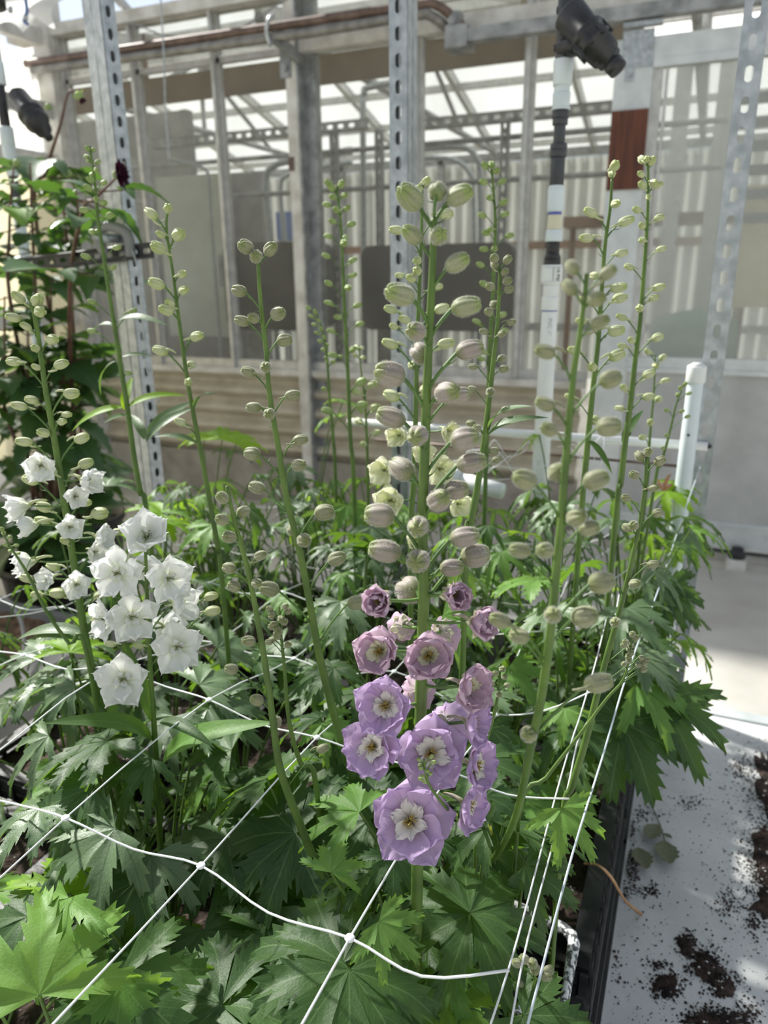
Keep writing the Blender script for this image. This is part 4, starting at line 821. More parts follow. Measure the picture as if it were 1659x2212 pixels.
L_bud = parse('1328,358,26 1322,375,22 1330,440,28 1277,459,34 1352,478,36 1267,514,34 1342,547,30 1284,596,26 1336,622,36 1339,644,36 1331,715,36 1240,757,30 1279,793,26 1332,768,40 1256,693,26 1264,647,28 1287,908,28 1231,857,24')
delph('cream-budded delphinium in front of the brown wooden door patch', .98, parse('1322,385 1318,450 1308,520 1300,620 1292,740 1283,820 1272,930 1262,1040 1255,1120'), L_bud, 'cream', .0036, (), 14)
M_bud = parse('1387,345 1398,344 1408,348 1385,376 1387,399 1412,396 1421,400 1401,426,18 1376,453 1424,470 1387,487 1387,519 1428,538 1359,577 1423,621,28 1412,644 1382,666 1343,685,26 1420,729,28 1364,735 1345,747 1401,808,28 1348,837 1401,857,28 1339,882')
delph('tall right-hand delphinium with small cream buds before the door glass', 1.0, parse('1400,350 1400,430 1397,500 1390,600 1382,700 1372,780 1362,870 1350,960 1340,1050 1330,1120'), M_bud, 'cream', .0036, (), 15, 22)
N_bud = parse('1400,976 1382,985 1425,996,26 1370,1026 1412,1054 1353,1076 1420,1108 1368,1135 1356,1140 1410,1219,26 1315,1248 1371,1261,26 1329,1344 1362,1395,16 1385,1420,14')
delph('short leaning delphinium with silvery buds beside the net on the right', .62, parse('1398,985 1392,1060 1382,1130 1365,1210 1350,1275 1330,1350 1310,1420 1290,1500 1265,1600 1235,1700 1215,1780'), N_bud, 'olive', .0030, (), 16, 24)
delph('young delphinium shoot with tiny buds by the capped white pipe', 1.12, parse('1475,838 1462,870 1450,920 1440,960 1425,1010 1412,1060'), parse('1480,830 1470,838 1464,853 1488,850 1440,886 1485,900 1473,888 1440,940 1432,968'), 'small', .0022, (), 17, 13)
delph('faint pale delphinium with loose cream buds behind the tall right-hand spike', 1.25, parse('1416,765 1412,850 1405,930 1400,1000 1395,1070'), parse('1400,760 1432,772 1417,790 1437,822 1423,862 1405,912 1388,945'), 'cream', .0026, (), 18, 20)
delph('far delphinium shoot with a dense green bud tip left of the centre', 1.42, parse('678,665 692,700 705,760 712,860 720,950 725,1040'), [(672 + i * 3.2 + (6 if i % 2 else -6), 665 + i * 9) for i in range(14)] + [(707, 780), (735, 770), (700, 840), (740, 900)], 'small', .0030, (), 19, 13)
delph('far delphinium with thin pale drooping buds below the slender green spike', 1.40, parse('775,745 780,800 788,860 792,940 795,1050'), parse('770,750,14 782,752,14 768,768,14 784,772,14 805,830,26 770,845,24 810,880,28 775,910,22 812,935,22 785,960,18'), 'cream', .0026, (), 20, 14)
delph('thin side shoot with tiny buds crossing the far left edge', .80, parse('5,1150 25,1185 60,1240 100,1320 150,1390 190,1420'), parse('4,1143 8,1152 20,1160 35,1178 12,1178 40,1195 22,1190 72,1205'), 'small', .0022, (), 21, 12)
cl = [(1150 + random.Random(i + 50).uniform(-36, 36), 2105 + random.Random(i + 90).uniform(-40, 40)) for i in range(9)]
delph('low side shoot with a round cluster of fuzzy yellow-green buds near the bottom right', .47, parse('1152,2080 1155,2120 1130,2160,.49 1080,2175,.52 1000,2178,.56'), cl, 'olive', .0018, (), 22, 24)
delph('thin shoot with a tiny bud cluster overlapping the lowest lavender flower', .47, parse('916,1640 925,1690 960,1740,.49 1010,1790,.54 1060,1830,.62'), [(916 + random.Random(i).uniform(-16, 22), 1635 + i * 6) for i in range(10)], 'small', .0016, (), 23, 13)
cl = [(1362 + random.Random(i + 5).uniform(-26, 22), 1370 + i * 8) for i in range(9)] + [(1388 + random.Random(i + 25).uniform(-12, 14), 1422 + i * 5) for i in range(6)]
delph('low forked side shoot with two tiny bud clusters over the right crates', .60, parse('1365,1370 1360,1420 1345,1470 1310,1510 1250,1590 1180,1680 1120,1770'), cl, 'olive', .0017, (), 24, 15)
delph('small shoot with pale buds just right of the lavender flowers', .60, parse('1080,1435 1078,1480 1068,1540 1050,1600 1035,1660'), parse('1070,1455 1090,1462 1062,1475 1095,1480 1078,1500 1060,1518 1085,1445'), 'olive', .0020, (), 25, 15)

# extra leafy clumps fill the crates
spots = []
rg = random.Random(11)
for i in range(9):
    for j in range(10):
        x = -0.12 - i * 0.122 + rg.uniform(-.03, .03); y = 0.30 + j * 0.142 + rg.uniform(-.03, .03)
        if min([(Vector((x, y, SOILZ)) - b).length for _, b, _ in ROOTS] + [(Vector((x, y, SOILZ)) - Vector(s_)).length for s_ in spots] + [9]) > .155: spots.append((x, min(y, 1.6), SOILZ))
for s_ in spots:
    ci = min(range(3), key=lambda q: abs(colx[q] - s_[0])); rj = min(range(3), key=lambda q: abs(rowy[q] - s_[1]))
    o = E_('delphinium', s_, 'leafy delphinium clump without a spike in the %s crate %s' % (cw[rj], ('along the right side', 'of the middle row', 'of the left row')[ci]), 'plant', 'leafy delphinium clumps'); ROOTS.append((o, Vector(s_), 'leafy'))
def leaf_on(root, base, pos, ydir, up, size, key, shape, rnd, pet=True, pr=.0018):
    o = O('leaf', rnd.choice(LEAF[key][shape]), root, frame(pos, ydir, up, size))
    if pet:
        h = Vector(pos) - base; mid = base + Vector((h.x * .35, h.y * .35, h.z * .75))
        O('petiole', MB().tube(bez(base, mid, Vector(pos), 7), [pr * 1.3, pr * 1.25, pr * 1.2, pr * 1.1, pr, pr, pr * .9, pr * .8], 5, False).mesh('petiole', M_['stem']), o)
    return o
# hero leaves placed by eye: x, y, height over the net, size px, image angle (0 right, 90 down), dip deg, shape, material
NET = 1.065
heroes = [(85, 2150, -.06, 270, -85, -30, 'mid', 'leaf_light'), (755, 2095, -.05, 235, 95, 12, 'broad', 'leaf'), (740, 2080, -.06, 240, 205, 5, 'broad', 'leaf'),
          (1015, 1972, -.06, 245, -45, 8, 'mid', 'leaf'), (1018, 1975, -.07, 220, 118, 25, 'mid', 'leaf'), (1215, 1745, 0.0, 125, 40, 30, 'mid', 'leaf_light'),
          (715, 1885, -.01, 105, -60, -10, 'mid', 'leaf_light'), (850, 1850, -.02, 115, 95, 25, 'mid', 'leaf'), (818, 1990, -.02, 125, 25, 20, 'mid', 'leaf_light'),
          (640, 1800, -.08, 215, 190, 15, 'broad', 'leaf'), (650, 1690, -.08, 180, -130, 5, 'broad', 'leaf'), (800, 1770, -.07, 190, 200, 10, 'broad', 'leaf'), (790, 1660, -.09, 170, -80, 5, 'broad', 'leaf'),
          (1375, 1475, -.05, 165, 8, 20, 'mid', 'leaf_light'), (1395, 1500, -.10, 190, 95, 55, 'mid', 'leaf'), (1430, 1510, -.08, 185, 40, 35, 'mid', 'leaf'), (1345, 1560, -.10, 170, 110, 40, 'broad', 'leaf'),
          (1440, 1265, -.02, 120, 15, 40, 'mid', 'leaf'), (1425, 1275, -.03, 115, 85, 40, 'mid', 'leaf'), (1370, 1400, -.05, 150, -5, 20, 'mid', 'leaf'), (1330, 1330, -.05, 120, 30, 30, 'mid', 'leaf'),
          (875, 2130, -.14, 100, 80, 30, 'mid', 'leaf_yellow'), (1035, 1795, -.10, 90, -40, 10, 'mid', 'leaf_yellow'), (1050, 1720, -.04, 120, 20, 10, 'mid', 'leaf'), (1050, 1790, -.02, 130, 190, 10, 'mid', 'leaf'),
          (1135, 1870, -.07, 150, 20, 25, 'mid', 'leaf'), (1130, 2195, -.10, 150, 30, 10, 'broad', 'leaf'),
          (160, 1480, .0, 160, 175, 25, 'narrow', 'leaf_grey'), (140, 1480, -.02, 170, 150, 35, 'narrow', 'leaf_grey'), (110, 1460, -.02, 150, 200, 15, 'mid', 'leaf_grey'), (105, 1590, -.04, 150, 165, 30, 'narrow', 'leaf_grey'),
          (90, 1420, -.02, 130, -115, -10, 'mid', 'leaf_grey'), (150, 1410, .0, 110, -70, -10, 'mid', 'leaf_bright'), (200, 1700, -.04, 190, 170, 15, 'mid', 'leaf'), (250, 1790, -.06, 210, 155, 20, 'mid', 'leaf_grey'), (330, 1640, -.03, 160, 150, 25, 'narrow', 'leaf'),
          (430, 1480, -.02, 150, -30, 5, 'mid', 'leaf_grey'), (450, 1530, -.04, 150, 20, 15, 'mid', 'leaf_grey'), (470, 1400, -.03, 140, -20, 10, 'mid', 'leaf_grey'), (500, 1620, -.06, 160, 190, 15, 'mid', 'leaf'),
          (300, 1900, -.10, 190, 170, 20, 'mid', 'leaf'), (440, 2010, -.16, 230, 60, 15, 'broad', 'leaf'), (250, 2120, -.10, 220, 80, 15, 'broad', 'leaf'), (480, 2170, -.14, 220, 180, 5, 'broad', 'leaf'), (560, 2010, -.14, 180, -50, 5, 'mid', 'leaf'),
          (150, 1930, -.12, 200, -60, 0, 'mid', 'leaf_bright'), (60, 1980, -.12, 180, 190, 15, 'mid', 'leaf'), (600, 2190, -.16, 200, 160, 10, 'broad', 'leaf'), (900, 1940, -.10, 150, 60, 25, 'mid', 'leaf'), (960, 2080, -.12, 150, 60, 20, 'mid', 'leaf_light'),
          (480, 950, .10, 95, -70, -20, 'mid', 'leaf_bright'), (510, 960, .10, 90, -20, -10, 'mid', 'leaf_bright'), (440, 945, .10, 80, -120, -10, 'mid', 'leaf_bright'), (350, 1110, .03, 100, 170, 0, 'mid', 'leaf_bright'), (360, 1130, .02, 95, -40, 0, 'mid', 'leaf_bright'),
          (720, 900, .10, 60, 200, 10, 'mid', 'leaf_light'), (740, 870, .12, 60, -30, 0, 'mid', 'leaf_light'), (1460, 1050, .03, 70, -20, -5, 'mid', 'leaf_bright'), (1440, 1060, .02, 80, 20, 10, 'mid', 'leaf_bright'),
          (1400, 1120, .0, 95, 10, 25, 'narrow', 'leaf'), (1480, 1175, -.04, 70, 30, 20, 'mid', 'leaf_light'), (1165, 940, .06, 60, 190, 10, 'narrow', 'leaf_bright'), (1090, 1370, -.04, 110, -20, 10, 'mid', 'leaf_light'), (1100, 1440, -.05, 120, 30, 20, 'mid', 'leaf_light'),
          (230, 1050, .05, 90, -70, -10, 'mid', 'leaf_grey'), (700, 1560, -.02, 100, 30, 20, 'mid', 'leaf_light'), (730, 1570, -.03, 90, 80, 30, 'mid', 'leaf'), (740, 1400, .0, 70, -40, 0, 'narrow', 'leaf_light')]
rh = random.Random(5)
for (x, y, dz_, spx, ang, dip, shape, key) in heroes:
    z = NET + dz_; p = onz(x, y, z)
    if p.y > 1.66: p = ony(x, y, 1.60)
    z = p.z; a = math.radians(ang)
    q = onz(x + 20 * math.cos(a), y + 20 * math.sin(a), z); dr = (q - p).normalized()
    dr = (dr * math.cos(math.radians(dip)) - UPW * math.sin(math.radians(dip))).normalized()
    size = spx * dep(p) / F; root, base, lab = min(ROOTS, key=lambda t: (t[1] - Vector((p.x, p.y, SOILZ))).length)
    up = UPW * .8 + (CAM - p).normalized() * .5 + Vector((rh.uniform(-.15, .15), rh.uniform(-.15, .15), 0))
    leaf_on(root, base, p, dr, up, size, key, shape, rh)
# basal leaves of every plant
rl = random.Random(21)
for root, base, lab in ROOTS:
    near = base.y < .45; leafy = lab == 'leafy'
    far = base.y > .85; n = (14 if far else 10) if leafy else (11 if far else 8)
    for k in range(n):
        az = rl.uniform(0, 6.283); rho = rl.uniform(.03, .15); h = rl.uniform(.12, .42) if far else rl.uniform(.06, .33)
        if near: h = min(h, .20)
        p = base + Vector((math.cos(az) * rho, math.sin(az) * rho, h))
        p.x = min(p.x, .02); p.y = min(p.y, 1.68)
        dip = rl.uniform(0, 40); dr = Vector((math.cos(az), math.sin(az), -math.tan(math.radians(dip))))
        up = UPW + Vector((rl.uniform(-.25, .25), rl.uniform(-.25, .25), 0)) + SUN_DIR * .2
        size = rl.uniform(.060, .105) * (.85 if h > .25 else 1.0)
        t_ = pix(p + dr.normalized() * size); c_ = pix(p); bad = False
        for (qx, qy) in (t_, c_):
            if qy > 1600 and qx > 1345 - .26 * (qy - 1660): bad = True
        if math.hypot(c_[0] - 1215, c_[1] - 2040) < size * F / dep(p) * 1.05 + 25: bad = True
        if bad: continue
        left = base.x < -.62 or base.y > 1.1
        key = rl.choice(['leaf_grey', 'leaf_grey', 'leaf', 'leaf_light']) if left else rl.choice(['leaf', 'leaf', 'leaf', 'leaf_light', 'leaf_grey'])
        shape = rl.choice(['mid', 'narrow', 'mid', 'narrow']) if left else rl.choice(['broad', 'mid', 'mid'])
        leaf_on(root, base, p, dr, up, size, key, shape, rl)
# narrow stem leaves given by base and tip pixels
for (x0, y0, x1, y1, r, wd, key, near_lab) in ((247, 705, 186, 698, 1.12, 1, 'leaf_grey', 'tallest'), (247, 700, 340, 683, 1.12, 0, 'leaf_grey', 'tallest'), (250, 780, 200, 838, 1.12, 0, 'leaf_grey', 'tallest'), (255, 775, 320, 762, 1.12, 0, 'leaf_grey', 'tallest'),
        (268, 885, 275, 812, 1.12, 2, 'leaf_bright', 'tallest'), (270, 880, 152, 915, 1.12, 0, 'leaf_bright', 'tallest'), (275, 880, 385, 843, 1.12, 0, 'leaf_bright', 'tallest'),
        (315, 955, 390, 852, 1.12, 1, 'leaf_grey', 'tallest'), (315, 955, 405, 873, 1.12, 0, 'leaf_grey', 'tallest'), (312, 950, 286, 880, 1.12, 2, 'leaf_grey', 'tallest'), (285, 905, 237, 898, 1.12, 0, 'leaf_grey', 'tallest'),
        (420, 885, 447, 836, .95, 0, 'leaf_grey', 'pale-budded'), (428, 958, 340, 935, .95, 0, 'leaf_grey', 'pale-budded'), (1345, 960, 1380, 880, 1.0, 1, 'leaf', 'tall right'), (1270, 950, 1320, 1010, .98, 0, 'leaf', 'cream-budded'),
        (190, 1370, 30, 1365, .85, 0, 'leaf_grey', 'white delphinium with pale'), (195, 1385, 60, 1368, .85, 0, 'leaf', 'white delphinium with pale'), (330, 1600, 200, 1520, .75, 1, 'leaf', 'white delphinium with a cl'), (330, 1560, 290, 1420, .75, 0, 'leaf', 'white delphinium with a cl'), (345, 1700, 200, 1640, .75, 1, 'leaf', 'white delphinium with a cl'), (345, 1560, 440, 1590, .75, 0, 'leaf', 'white delphinium with a cl'), (350, 1660, 460, 1530, .75, 1, 'leaf_light', 'white delphinium with a cl'),
        (1055, 940, 1140, 880, .8, 1, 'leaf_grey', 'delphinium with a bright'), (1058, 930, 1090, 850, .8, 1, 'leaf_grey', 'delphinium with a bright')):
    root, base, lab = next(t for t in ROOTS if t[2].startswith(near_lab)); a = onr(x0, y0, r); b = onr(x1, y1, r + rh.uniform(-.06, .05)); v = b - a
    O('leaf', LEAF[key]['blade'][wd], root, frame(a, v + UPW * v.length * .12, UPW + (CAM - a).normalized() * .6, v.length * 1.05))

# ------------------------------------------------------------------ trellis netting
net = E_('trellis_net', (-0.5, 0.9, NET), 'white plastic trellis netting stretched level over the delphinium leaves', 'net')
NX = [-1.12, -0.97, -0.81, -0.656, -0.506, -0.356, -0.197, -0.075]; NY = [0.195, 0.412, 0.637, 0.855, 1.07, 1.285, 1.50, 1.64]
def node(i, j):
    k = random.Random(i * 31 + j); return Vector((NX[i] + k.uniform(-.008, .008), NY[j] + k.uniform(-.008, .008) - (.018 if i == 6 else 0), NET + k.uniform(-.012, .012) - (0 if i > 6 else (.10 if j > 4 else .06 if j > 2 else 0))))
for i in range(len(NX)):
    if i == 7: continue
    pts = []
    for j in range(len(NY)):
        pts.append(node(i, j))
    part('string', MB().tube(spline(pts, 3), .0009, 6), M_['string'], net, True)
for j in range(len(NY)):
    pts = []
    for i in range(len(NX)):
        pts.append(node(i, j))
        if i < len(NX) - 1: pts.append((node(i, j) + node(i + 1, j)) / 2 + Vector((0, random.Random(i * 7 + j).uniform(-.012, .012), -.010)))
    part('string', MB().tube(spline(pts, 4), .0010, 6), M_['string'], net, True)
kn = MB().lathe([(.0004, -.0016), (.0036, -.0012), (.0042, 0), (.0036, .0012), (.0004, .0016)], 10).mesh('knot', M_['string'])
for i in range(len(NX)):
    if i == 7: continue
    for j in range(len(NY)): O('knot', kn, net, Matrix.Translation(node(i, j)))
ep = [onz(1140, 2212, NET - .05), onz(1235, 1850, NET), onz(1300, 1640, NET), onz(1360, 1440, NET + .01), onz(1420, 1280, NET + .02), ony(1470, 1130, 1.45), ony(1512, 1010, YR - 0.04)]
tag(O('support_line', MB().tube(spline(ep, 4), .0010, 6).mesh('support_line', M_['rope'])), 'pale taut line running from the right slotted post along the crates', 'string')
for dx, lab in ((0, 'left one of two white strings hanging close together over the right crates'), (22, 'right one of two white strings hanging close together over the right crates')):
    sp_ = [onz(1322 + dx * .7, 1285, NET + .02), onz(1290 + dx, 1418, NET), onz(1255 + dx, 1540, NET), onz(1235 + dx * .6, 1600, NET - .01), onz(1200 + dx, 1720, NET - .03), onz(1120 + dx, 2020, NET - .03), onz(1060 + dx * 2, 2212, NET - .04)]
    tag(O('net_string', MB().tube(spline(sp_, 4), .0008, 6).mesh('net_string', M_['string'])), lab, 'string')

ln_ = E_('loose_netting', ony(1120, 1010, 1.62), 'tangle of spare white netting strings at the back beside the white riser', 'net')
rk = random.Random(8)
for k in range(13):
    x0 = rk.uniform(985, 1230); y0 = rk.uniform(975, 1030); pts = [ony(x0 + t * rk.uniform(60, 120) * (1 if k % 2 else -1), y0 + rk.uniform(-40, 25) + 40 * (t - .5) ** 2, 1.60 + rk.uniform(-.05, .02)) for t in (0, .33, .66, 1.0)]
    part('string', MB().tube(spline(pts, 5), .0009, 5), M_['string'], ln_, True)
# ------------------------------------------------------------------ irrigation: risers, pipes
def riser(name, secs, Y, label, xline):
    """secs: (y0, y1, width px top, width px bottom, material, part name)"""
    p0 = ony(xline(500), 500, Y); o = E_(name, (p0.x, Y, ZB if Y < 2 else 0), label, 'irrigation pipe')
    for (y0, y1, w0, w1, mat, nm) in secs:
        z0 = ony(xline(y0), y0, Y).z; z1 = ony(xline(y1), y1, Y).z; r0 = w0 / 2 * dep((p0.x, Y, z0)) / F; r1 = w1 / 2 * dep((p0.x, Y, z1)) / F; e = min(.002, (z0 - z1) * .2)
        prof = [(r1 * .96, z1), (r1, z1 + e), (r0, z0 - e), (r0 * .96, z0)]
        if nm == 'ribbed_union': prof = [(r1 * .94, z1), (r1, z1 + e)] + [(r1 * (1 if k % 2 else .985), z1 + e + (z0 - z1 - 2 * e) * k / 11) for k in range(12)] + [(r0, z0 - e), (r0 * .94, z0)]
        part(nm, MB().lathe(prof, 24, Matrix.Translation((p0.x, Y, 0))), M_[mat], o, True)
    return o, p0
YI = 1.62
xl = lambda y: 1231 - .0685 * y
secs = [(-60, 130, 38, 36, 'pvc_dark', 'pipe'), (128, 185, 42, 40, 'pvc_blue', 'coupling'), (185, 205, 34, 34, 'pvc_blue', 'pipe'), (200, 238, 38, 36, 'pvc_blue', 'coupling'), (232, 238, 40, 40, 'pvc_blue', 'collar'), (238, 256, 37, 37, 'pvc_dark', 'coupling'), (254, 270, 33, 33, 'pvc_dark', 'pipe'), (268, 312, 25, 25, 'pvc_dark', 'pipe'), (310, 324, 36, 37, 'pvc_dark', 'coupling'), (324, 340, 37, 36, 'pvc_dark', 'coupling'), (340, 402, 31, 30, 'pvc_dark', 'pipe'), (400, 408, 30, 36, 'pvc_blue', 'coupling'), (408, 458, 36, 36, 'pvc_blue', 'coupling'), (458, 466, 28, 28, 'blue_ink', 'primer_ring'), (464, 496, 29, 32, 'paper', 'paper_label'), (496, 522, 34, 37, 'pvc_blue', 'coupling'), (522, 546, 28, 28, 'black', 'nozzle_neck'), (546, 560, 29, 36, 'black', 'nozzle_neck'), (560, 572, 36, 36, 'black', 'nozzle_neck'), (572, 576, 44, 45, 'pvc', 'collar'), (576, 609, 46, 46, 'pvc', 'ribbed_union'), (609, 616, 44, 34, 'pvc', 'pipe'), (616, 642, 33, 33, 'pvc', 'pipe'), (640, 670, 37, 38, 'pvc', 'coupling'), (668, 674, 33, 33, 'blue_ink', 'primer_ring'), (672, 1090, 34, 37, 'pvc', 'pipe')]
ro, rp = riser('irrigation_riser', secs, YI, 'white and black irrigation riser with an angled black filter beside the wooden patch', xl)
# lettering on the pressure regulator
def text(s, loc, size, M, parent, mat, name='lettering'):
    c = bpy.data.curves.new(name, 'FONT'); c.body = s; c.size = size; c.align_x = 'CENTER'; c.align_y = 'CENTER'; c.materials.append(M_[mat]); c.extrude = .0002
    t_ = bpy.data.objects.new(name, c); COL.objects.link(t_); bpy.context.view_layer.update()
    me = bpy.data.meshes.new_from_object(t_.evaluated_get(bpy.context.evaluated_depsgraph_get())); bpy.data.objects.remove(t_)
    return O(name, me, parent, Matrix.Translation(Vector(loc)) @ M)
tocam = Vector((CAM.x - rp.x, CAM.y - YI, 0)).normalized(); rgt = Vector((-tocam.y, tocam.x, 0))
def facing(off):   # local X runs down the pipe, normal faces the camera turned by off
    nrm = (tocam * math.cos(off) + rgt * math.sin(off)); x = Vector((0, 0, -1)); y = nrm.cross(x)
    return nrm, Matrix((x, y, nrm)).transposed().to_4x4()
zt = ony(xl(592), 592, YI).z; rad = 23 * dep((rp.x, YI, zt)) / F + .0006
nrm, Mt = facing(.62); text('10 PSI', Vector((rp.x, YI, zt)) + nrm * rad, .011, Mt, ro, 'print')
nrm, Mt = facing(.15); text('PRESSURE REGULATOR', Vector((rp.x, YI, zt)) + nrm * rad, .0026, Mt, ro, 'print')
zt = ony(xl(705), 705, YI).z; rad = 17.5 * dep((rp.x, YI, zt)) / F + .0006; nrm, Mt = facing(.1); text('PVC 1"', Vector((rp.x, YI, zt)) + nrm * rad, .012, Mt, ro, 'faint')
# angled filter body
def filt(parent, a, b, prof, mat='black'):
    d = (b - a); M = frameZ(a, d, 1.0); part('filter_body', MB().lathe([(r, t * d.length) for t, r in prof], 26, M), M_[mat], parent, True); return M, d.length
fa = ony(1228, 28, YI - .03); fb = ony(1337, 152, YI - .05); k_ = dep(fa) / F
Mf_, Lf = filt(ro, fa, fb, [(0, 34 * k_), (.02, 37 * k_), (.34, 33 * k_), (.36, 40 * k_), (.42, 40 * k_), (.44, 38 * k_), (.52, 37 * k_), (.53, 40 * k_), (.57, 39 * k_), (.58, 35 * k_), (.74, 32 * k_), (.75, 27 * k_), (.82, 26 * k_), (.83, 17 * k_), (.87, 17 * k_), (.88, 21 * k_), (.99, 20 * k_), (1.0, 15 * k_)])
for k in range(8):
    q = k * math.pi / 4; mb = MB(); mb.box(Vector((math.cos(q) * 38 * k_, math.sin(q) * 38 * k_, Lf * .50)), (.005, .005, Lf * .2)); mb.v = [tuple(Mf_ @ Vector(p)) for p in mb.v]; part('rib', mb, M_['black'], ro)
for yy in (22, 104): part('bolt', MB().tube([ony(xl(yy) - 20, yy, YI), ony(xl(yy) - 26, yy, YI)], .007, 8), M_['black'], ro, True)
part('branch', MB().tube([ony(1215, 105, YI), ony(1262, 95, YI - .03)], .018, 12), M_['black'], ro, True)
# left riser, further away
YI2 = 2.35; xl2 = lambda y: 17 + .058 * y
secs2 = [(-30, 8, 74, 74, 'black', 'valve_body'), (8, 26, 46, 34, 'black', 'valve_body'), (28, 58, 31, 31, 'pvc_blue', 'coupling'), (58, 130, 26, 26, 'pvc_blue', 'pipe'), (128, 180, 30, 30, 'pvc_blue', 'coupling'), (180, 275, 21, 21, 'black', 'pipe'), (272, 314, 30, 30, 'pvc_blue', 'coupling'), (312, 380, 27, 26, 'pvc_blue', 'pipe'), (378, 432, 20, 20, 'pvc_dark', 'pipe'), (430, 640, 24, 24, 'pvc_blue', 'pipe'), (640, 1110, 24, 24, 'pvc_blue', 'pipe')]
ro2, rp2 = riser('irrigation_riser', secs2, YI2, 'pale irrigation riser with a black valve at the far left edge', xl2)
fa = ony(30, 198, YI2 - .02); fb = ony(108, 300, YI2 - .04); k_ = dep(fa) / F
filt(ro2, fa, fb, [(0, 10 * k_), (.1, 22 * k_), (.42, 24 * k_), (.44, 28 * k_), (.52, 28 * k_), (.53, 25 * k_), (.60, 25 * k_), (.62, 27 * k_), (.68, 26 * k_), (.70, 22 * k_), (.84, 18 * k_), (.85, 11 * k_), (.99, 9 * k_), (1.0, 5 * k_)])
for yy, xx in ((14, 22), (30, 55)): part('bolt', MB().tube([ony(xx, yy, YI2 - .04), ony(xx, yy + 14, YI2 - .04)], .008, 8), M_['galv'], ro2, True)
part('solenoid_wire', MB().tube(spline([ony(55, -5, YI2 - .04), ony(58, 25, YI2 - .04), ony(52, 45, YI2 - .04), ony(60, 52, YI2 - .04)], 4), .006, 6), M_['blue'], ro2, True)
# horizontal pipe and capped upright on the right
h0 = ony(1045, 931, YI + .03); h1 = ony(1528, 966, YI + .03)
hp = E_('irrigation_lateral', h0, 'thin cream pipe running level from the riser to the right slotted post', 'irrigation pipe')
part('pipe', MB().tube([(h0.x - .35, YI + .03, h0.z), (h0.x, YI + .03, h0.z), (h1.x, YI + .03, h0.z)], .0095, 14), M_['pvc'], hp, True)
part('plug', MB().tube([(h1.x, YI + .03, h0.z), (h1.x + .008, YI + .03, h0.z)], .004, 8), M_['black'], hp, True)
r0 = ony(1040, 968, YI + .2); r1 = ony(1520, 1012, YI + .1); tag(O('drip_line', MB().tube([r0 + Vector((-.3, 0, .0)), r0, r1], .0035, 8).mesh('drip_line', M_['rust_pipe'])), 'thin reddish-brown line running below the cream pipe', 'hose')
cpx = lambda y: 1505 - .117 * (y - 800)
cp, cpp = riser('capped_pipe', [(784, 790, 20, 34, 'pvc', 'cap'), (790, 826, 40, 41, 'pvc', 'cap'), (824, 1420, 33, 36, 'pvc_blue', 'pipe')], YR - .05, 'short upright pale pipe with a white domed cap beside the right slotted post', cpx)
part('screw', MB().tube([ony(1487, 940, YR - .075), ony(1487, 940, YR - .08)], .003, 8), M_['black'], cp)
ph = ony(1040, 1050, 1.5); tag(O('pipe_stub', MB().tube([ph + Vector((-.07, .02, .012)), ph, ph + Vector((.05, -.01, -.004))], [.017, .017, .017], 14).tube([ph + Vector((-.085, .02, .012)), ph + Vector((-.05, .01, .008))], .022, 14).mesh('pipe_stub', M_['pvc'])), 'short white pipe stub lying among leaves behind the bright green stem', 'pipe')
# clamp and channel on the left post
cl0 = ony(255, 515, 1.72); ca = E_('post_clamp', cl0, 'grey pipe clamp with black channel arm on the left slotted post', 'clamp')
part('jaw', MB().tube(spline([cl0 + Vector((-.035, -.02, -.04)), cl0 + Vector((-.045, -.03, .01)), cl0 + Vector((0, -.035, .03)), cl0 + Vector((.05, -.02, .01)), cl0 + Vector((.055, -.02, -.05))], 4), .014, 8), M_['tub'], ca, True)
part('bolt', MB().tube([cl0 + Vector((-.01, -.07, 0)), cl0 + Vector((-.01, .02, 0))], .012, 8), M_['galv'], ca, True)
c0 = ony(330, 540, 1.70); c1 = ony(20, 575, 1.78)
ch = MB(); dd = (c1 - c0); slot_plate(ch, 0, dd.length, .034, .05, .013, .03, .003, Vector((0, 0, 1)), dd.normalized().cross(Vector((0, 0, 1))), c0, dd.normalized()); ch.tube([c0 + Vector((0, 0, .017)), c1 + Vector((0, 0, .017))], .004, 6); ch.tube([c0 - Vector((0, 0, .017)), c1 - Vector((0, 0, .017))], .004, 6)
part('channel_arm', ch, M_['black'], ca)
part('wire', MB().tube(spline([ony(285, 540, 1.69), ony(297, 580, 1.69), ony(306, 680, 1.69), ony(318, 800, 1.69), ony(345, 870, 1.69)], 5), .0022, 6), M_['galv'], ca, True)

# ------------------------------------------------------------------ left background: dahlias, pots, tub
def pot(x, y, r, h, label):
    o = E_('plant_pot', (x, y, 0), label, 'pot'); M = Matrix.Translation((x, y, 0))
    part('body', MB().lathe([(r * .72, 0), (r * .74, .005), (r * .98, h - .03), (r, h - .03), (r * 1.05, h - .025), (r * 1.05, h), (r * .97, h), (r * .95, h - .05)], 28, M), M_['black'], o, True)
    s_ = part('soil', MB().lathe([(0.01, h - .04), (r * .5, h - .035), (r * .96, h - .05)], 20, M), M_['soil'], o, True); s_['kind'] = 'stuff'
RD = 2.05
pp = [onr(60, 1100, RD), onr(-60, 1150, 1.8)]
pot(-2.30, 2.02, .20, .50, 'black pot of dahlias at the far left behind the white delphinium'); pot(-2.62, 2.50, .19, .50, 'black dahlia pot further back against the left side'); 
OV = [blade_mesh('leaf', M_['leaf_dahlia'], w, d_, 12, .10, .2, .40) for w, d_ in ((.30, .15), (.34, .3), (.26, .45))]
OVL = [blade_mesh('leaf', M_['leaf_light'], w, d_, 12, .10, .2, .40) for w, d_ in ((.28, .15), (.32, .3))]
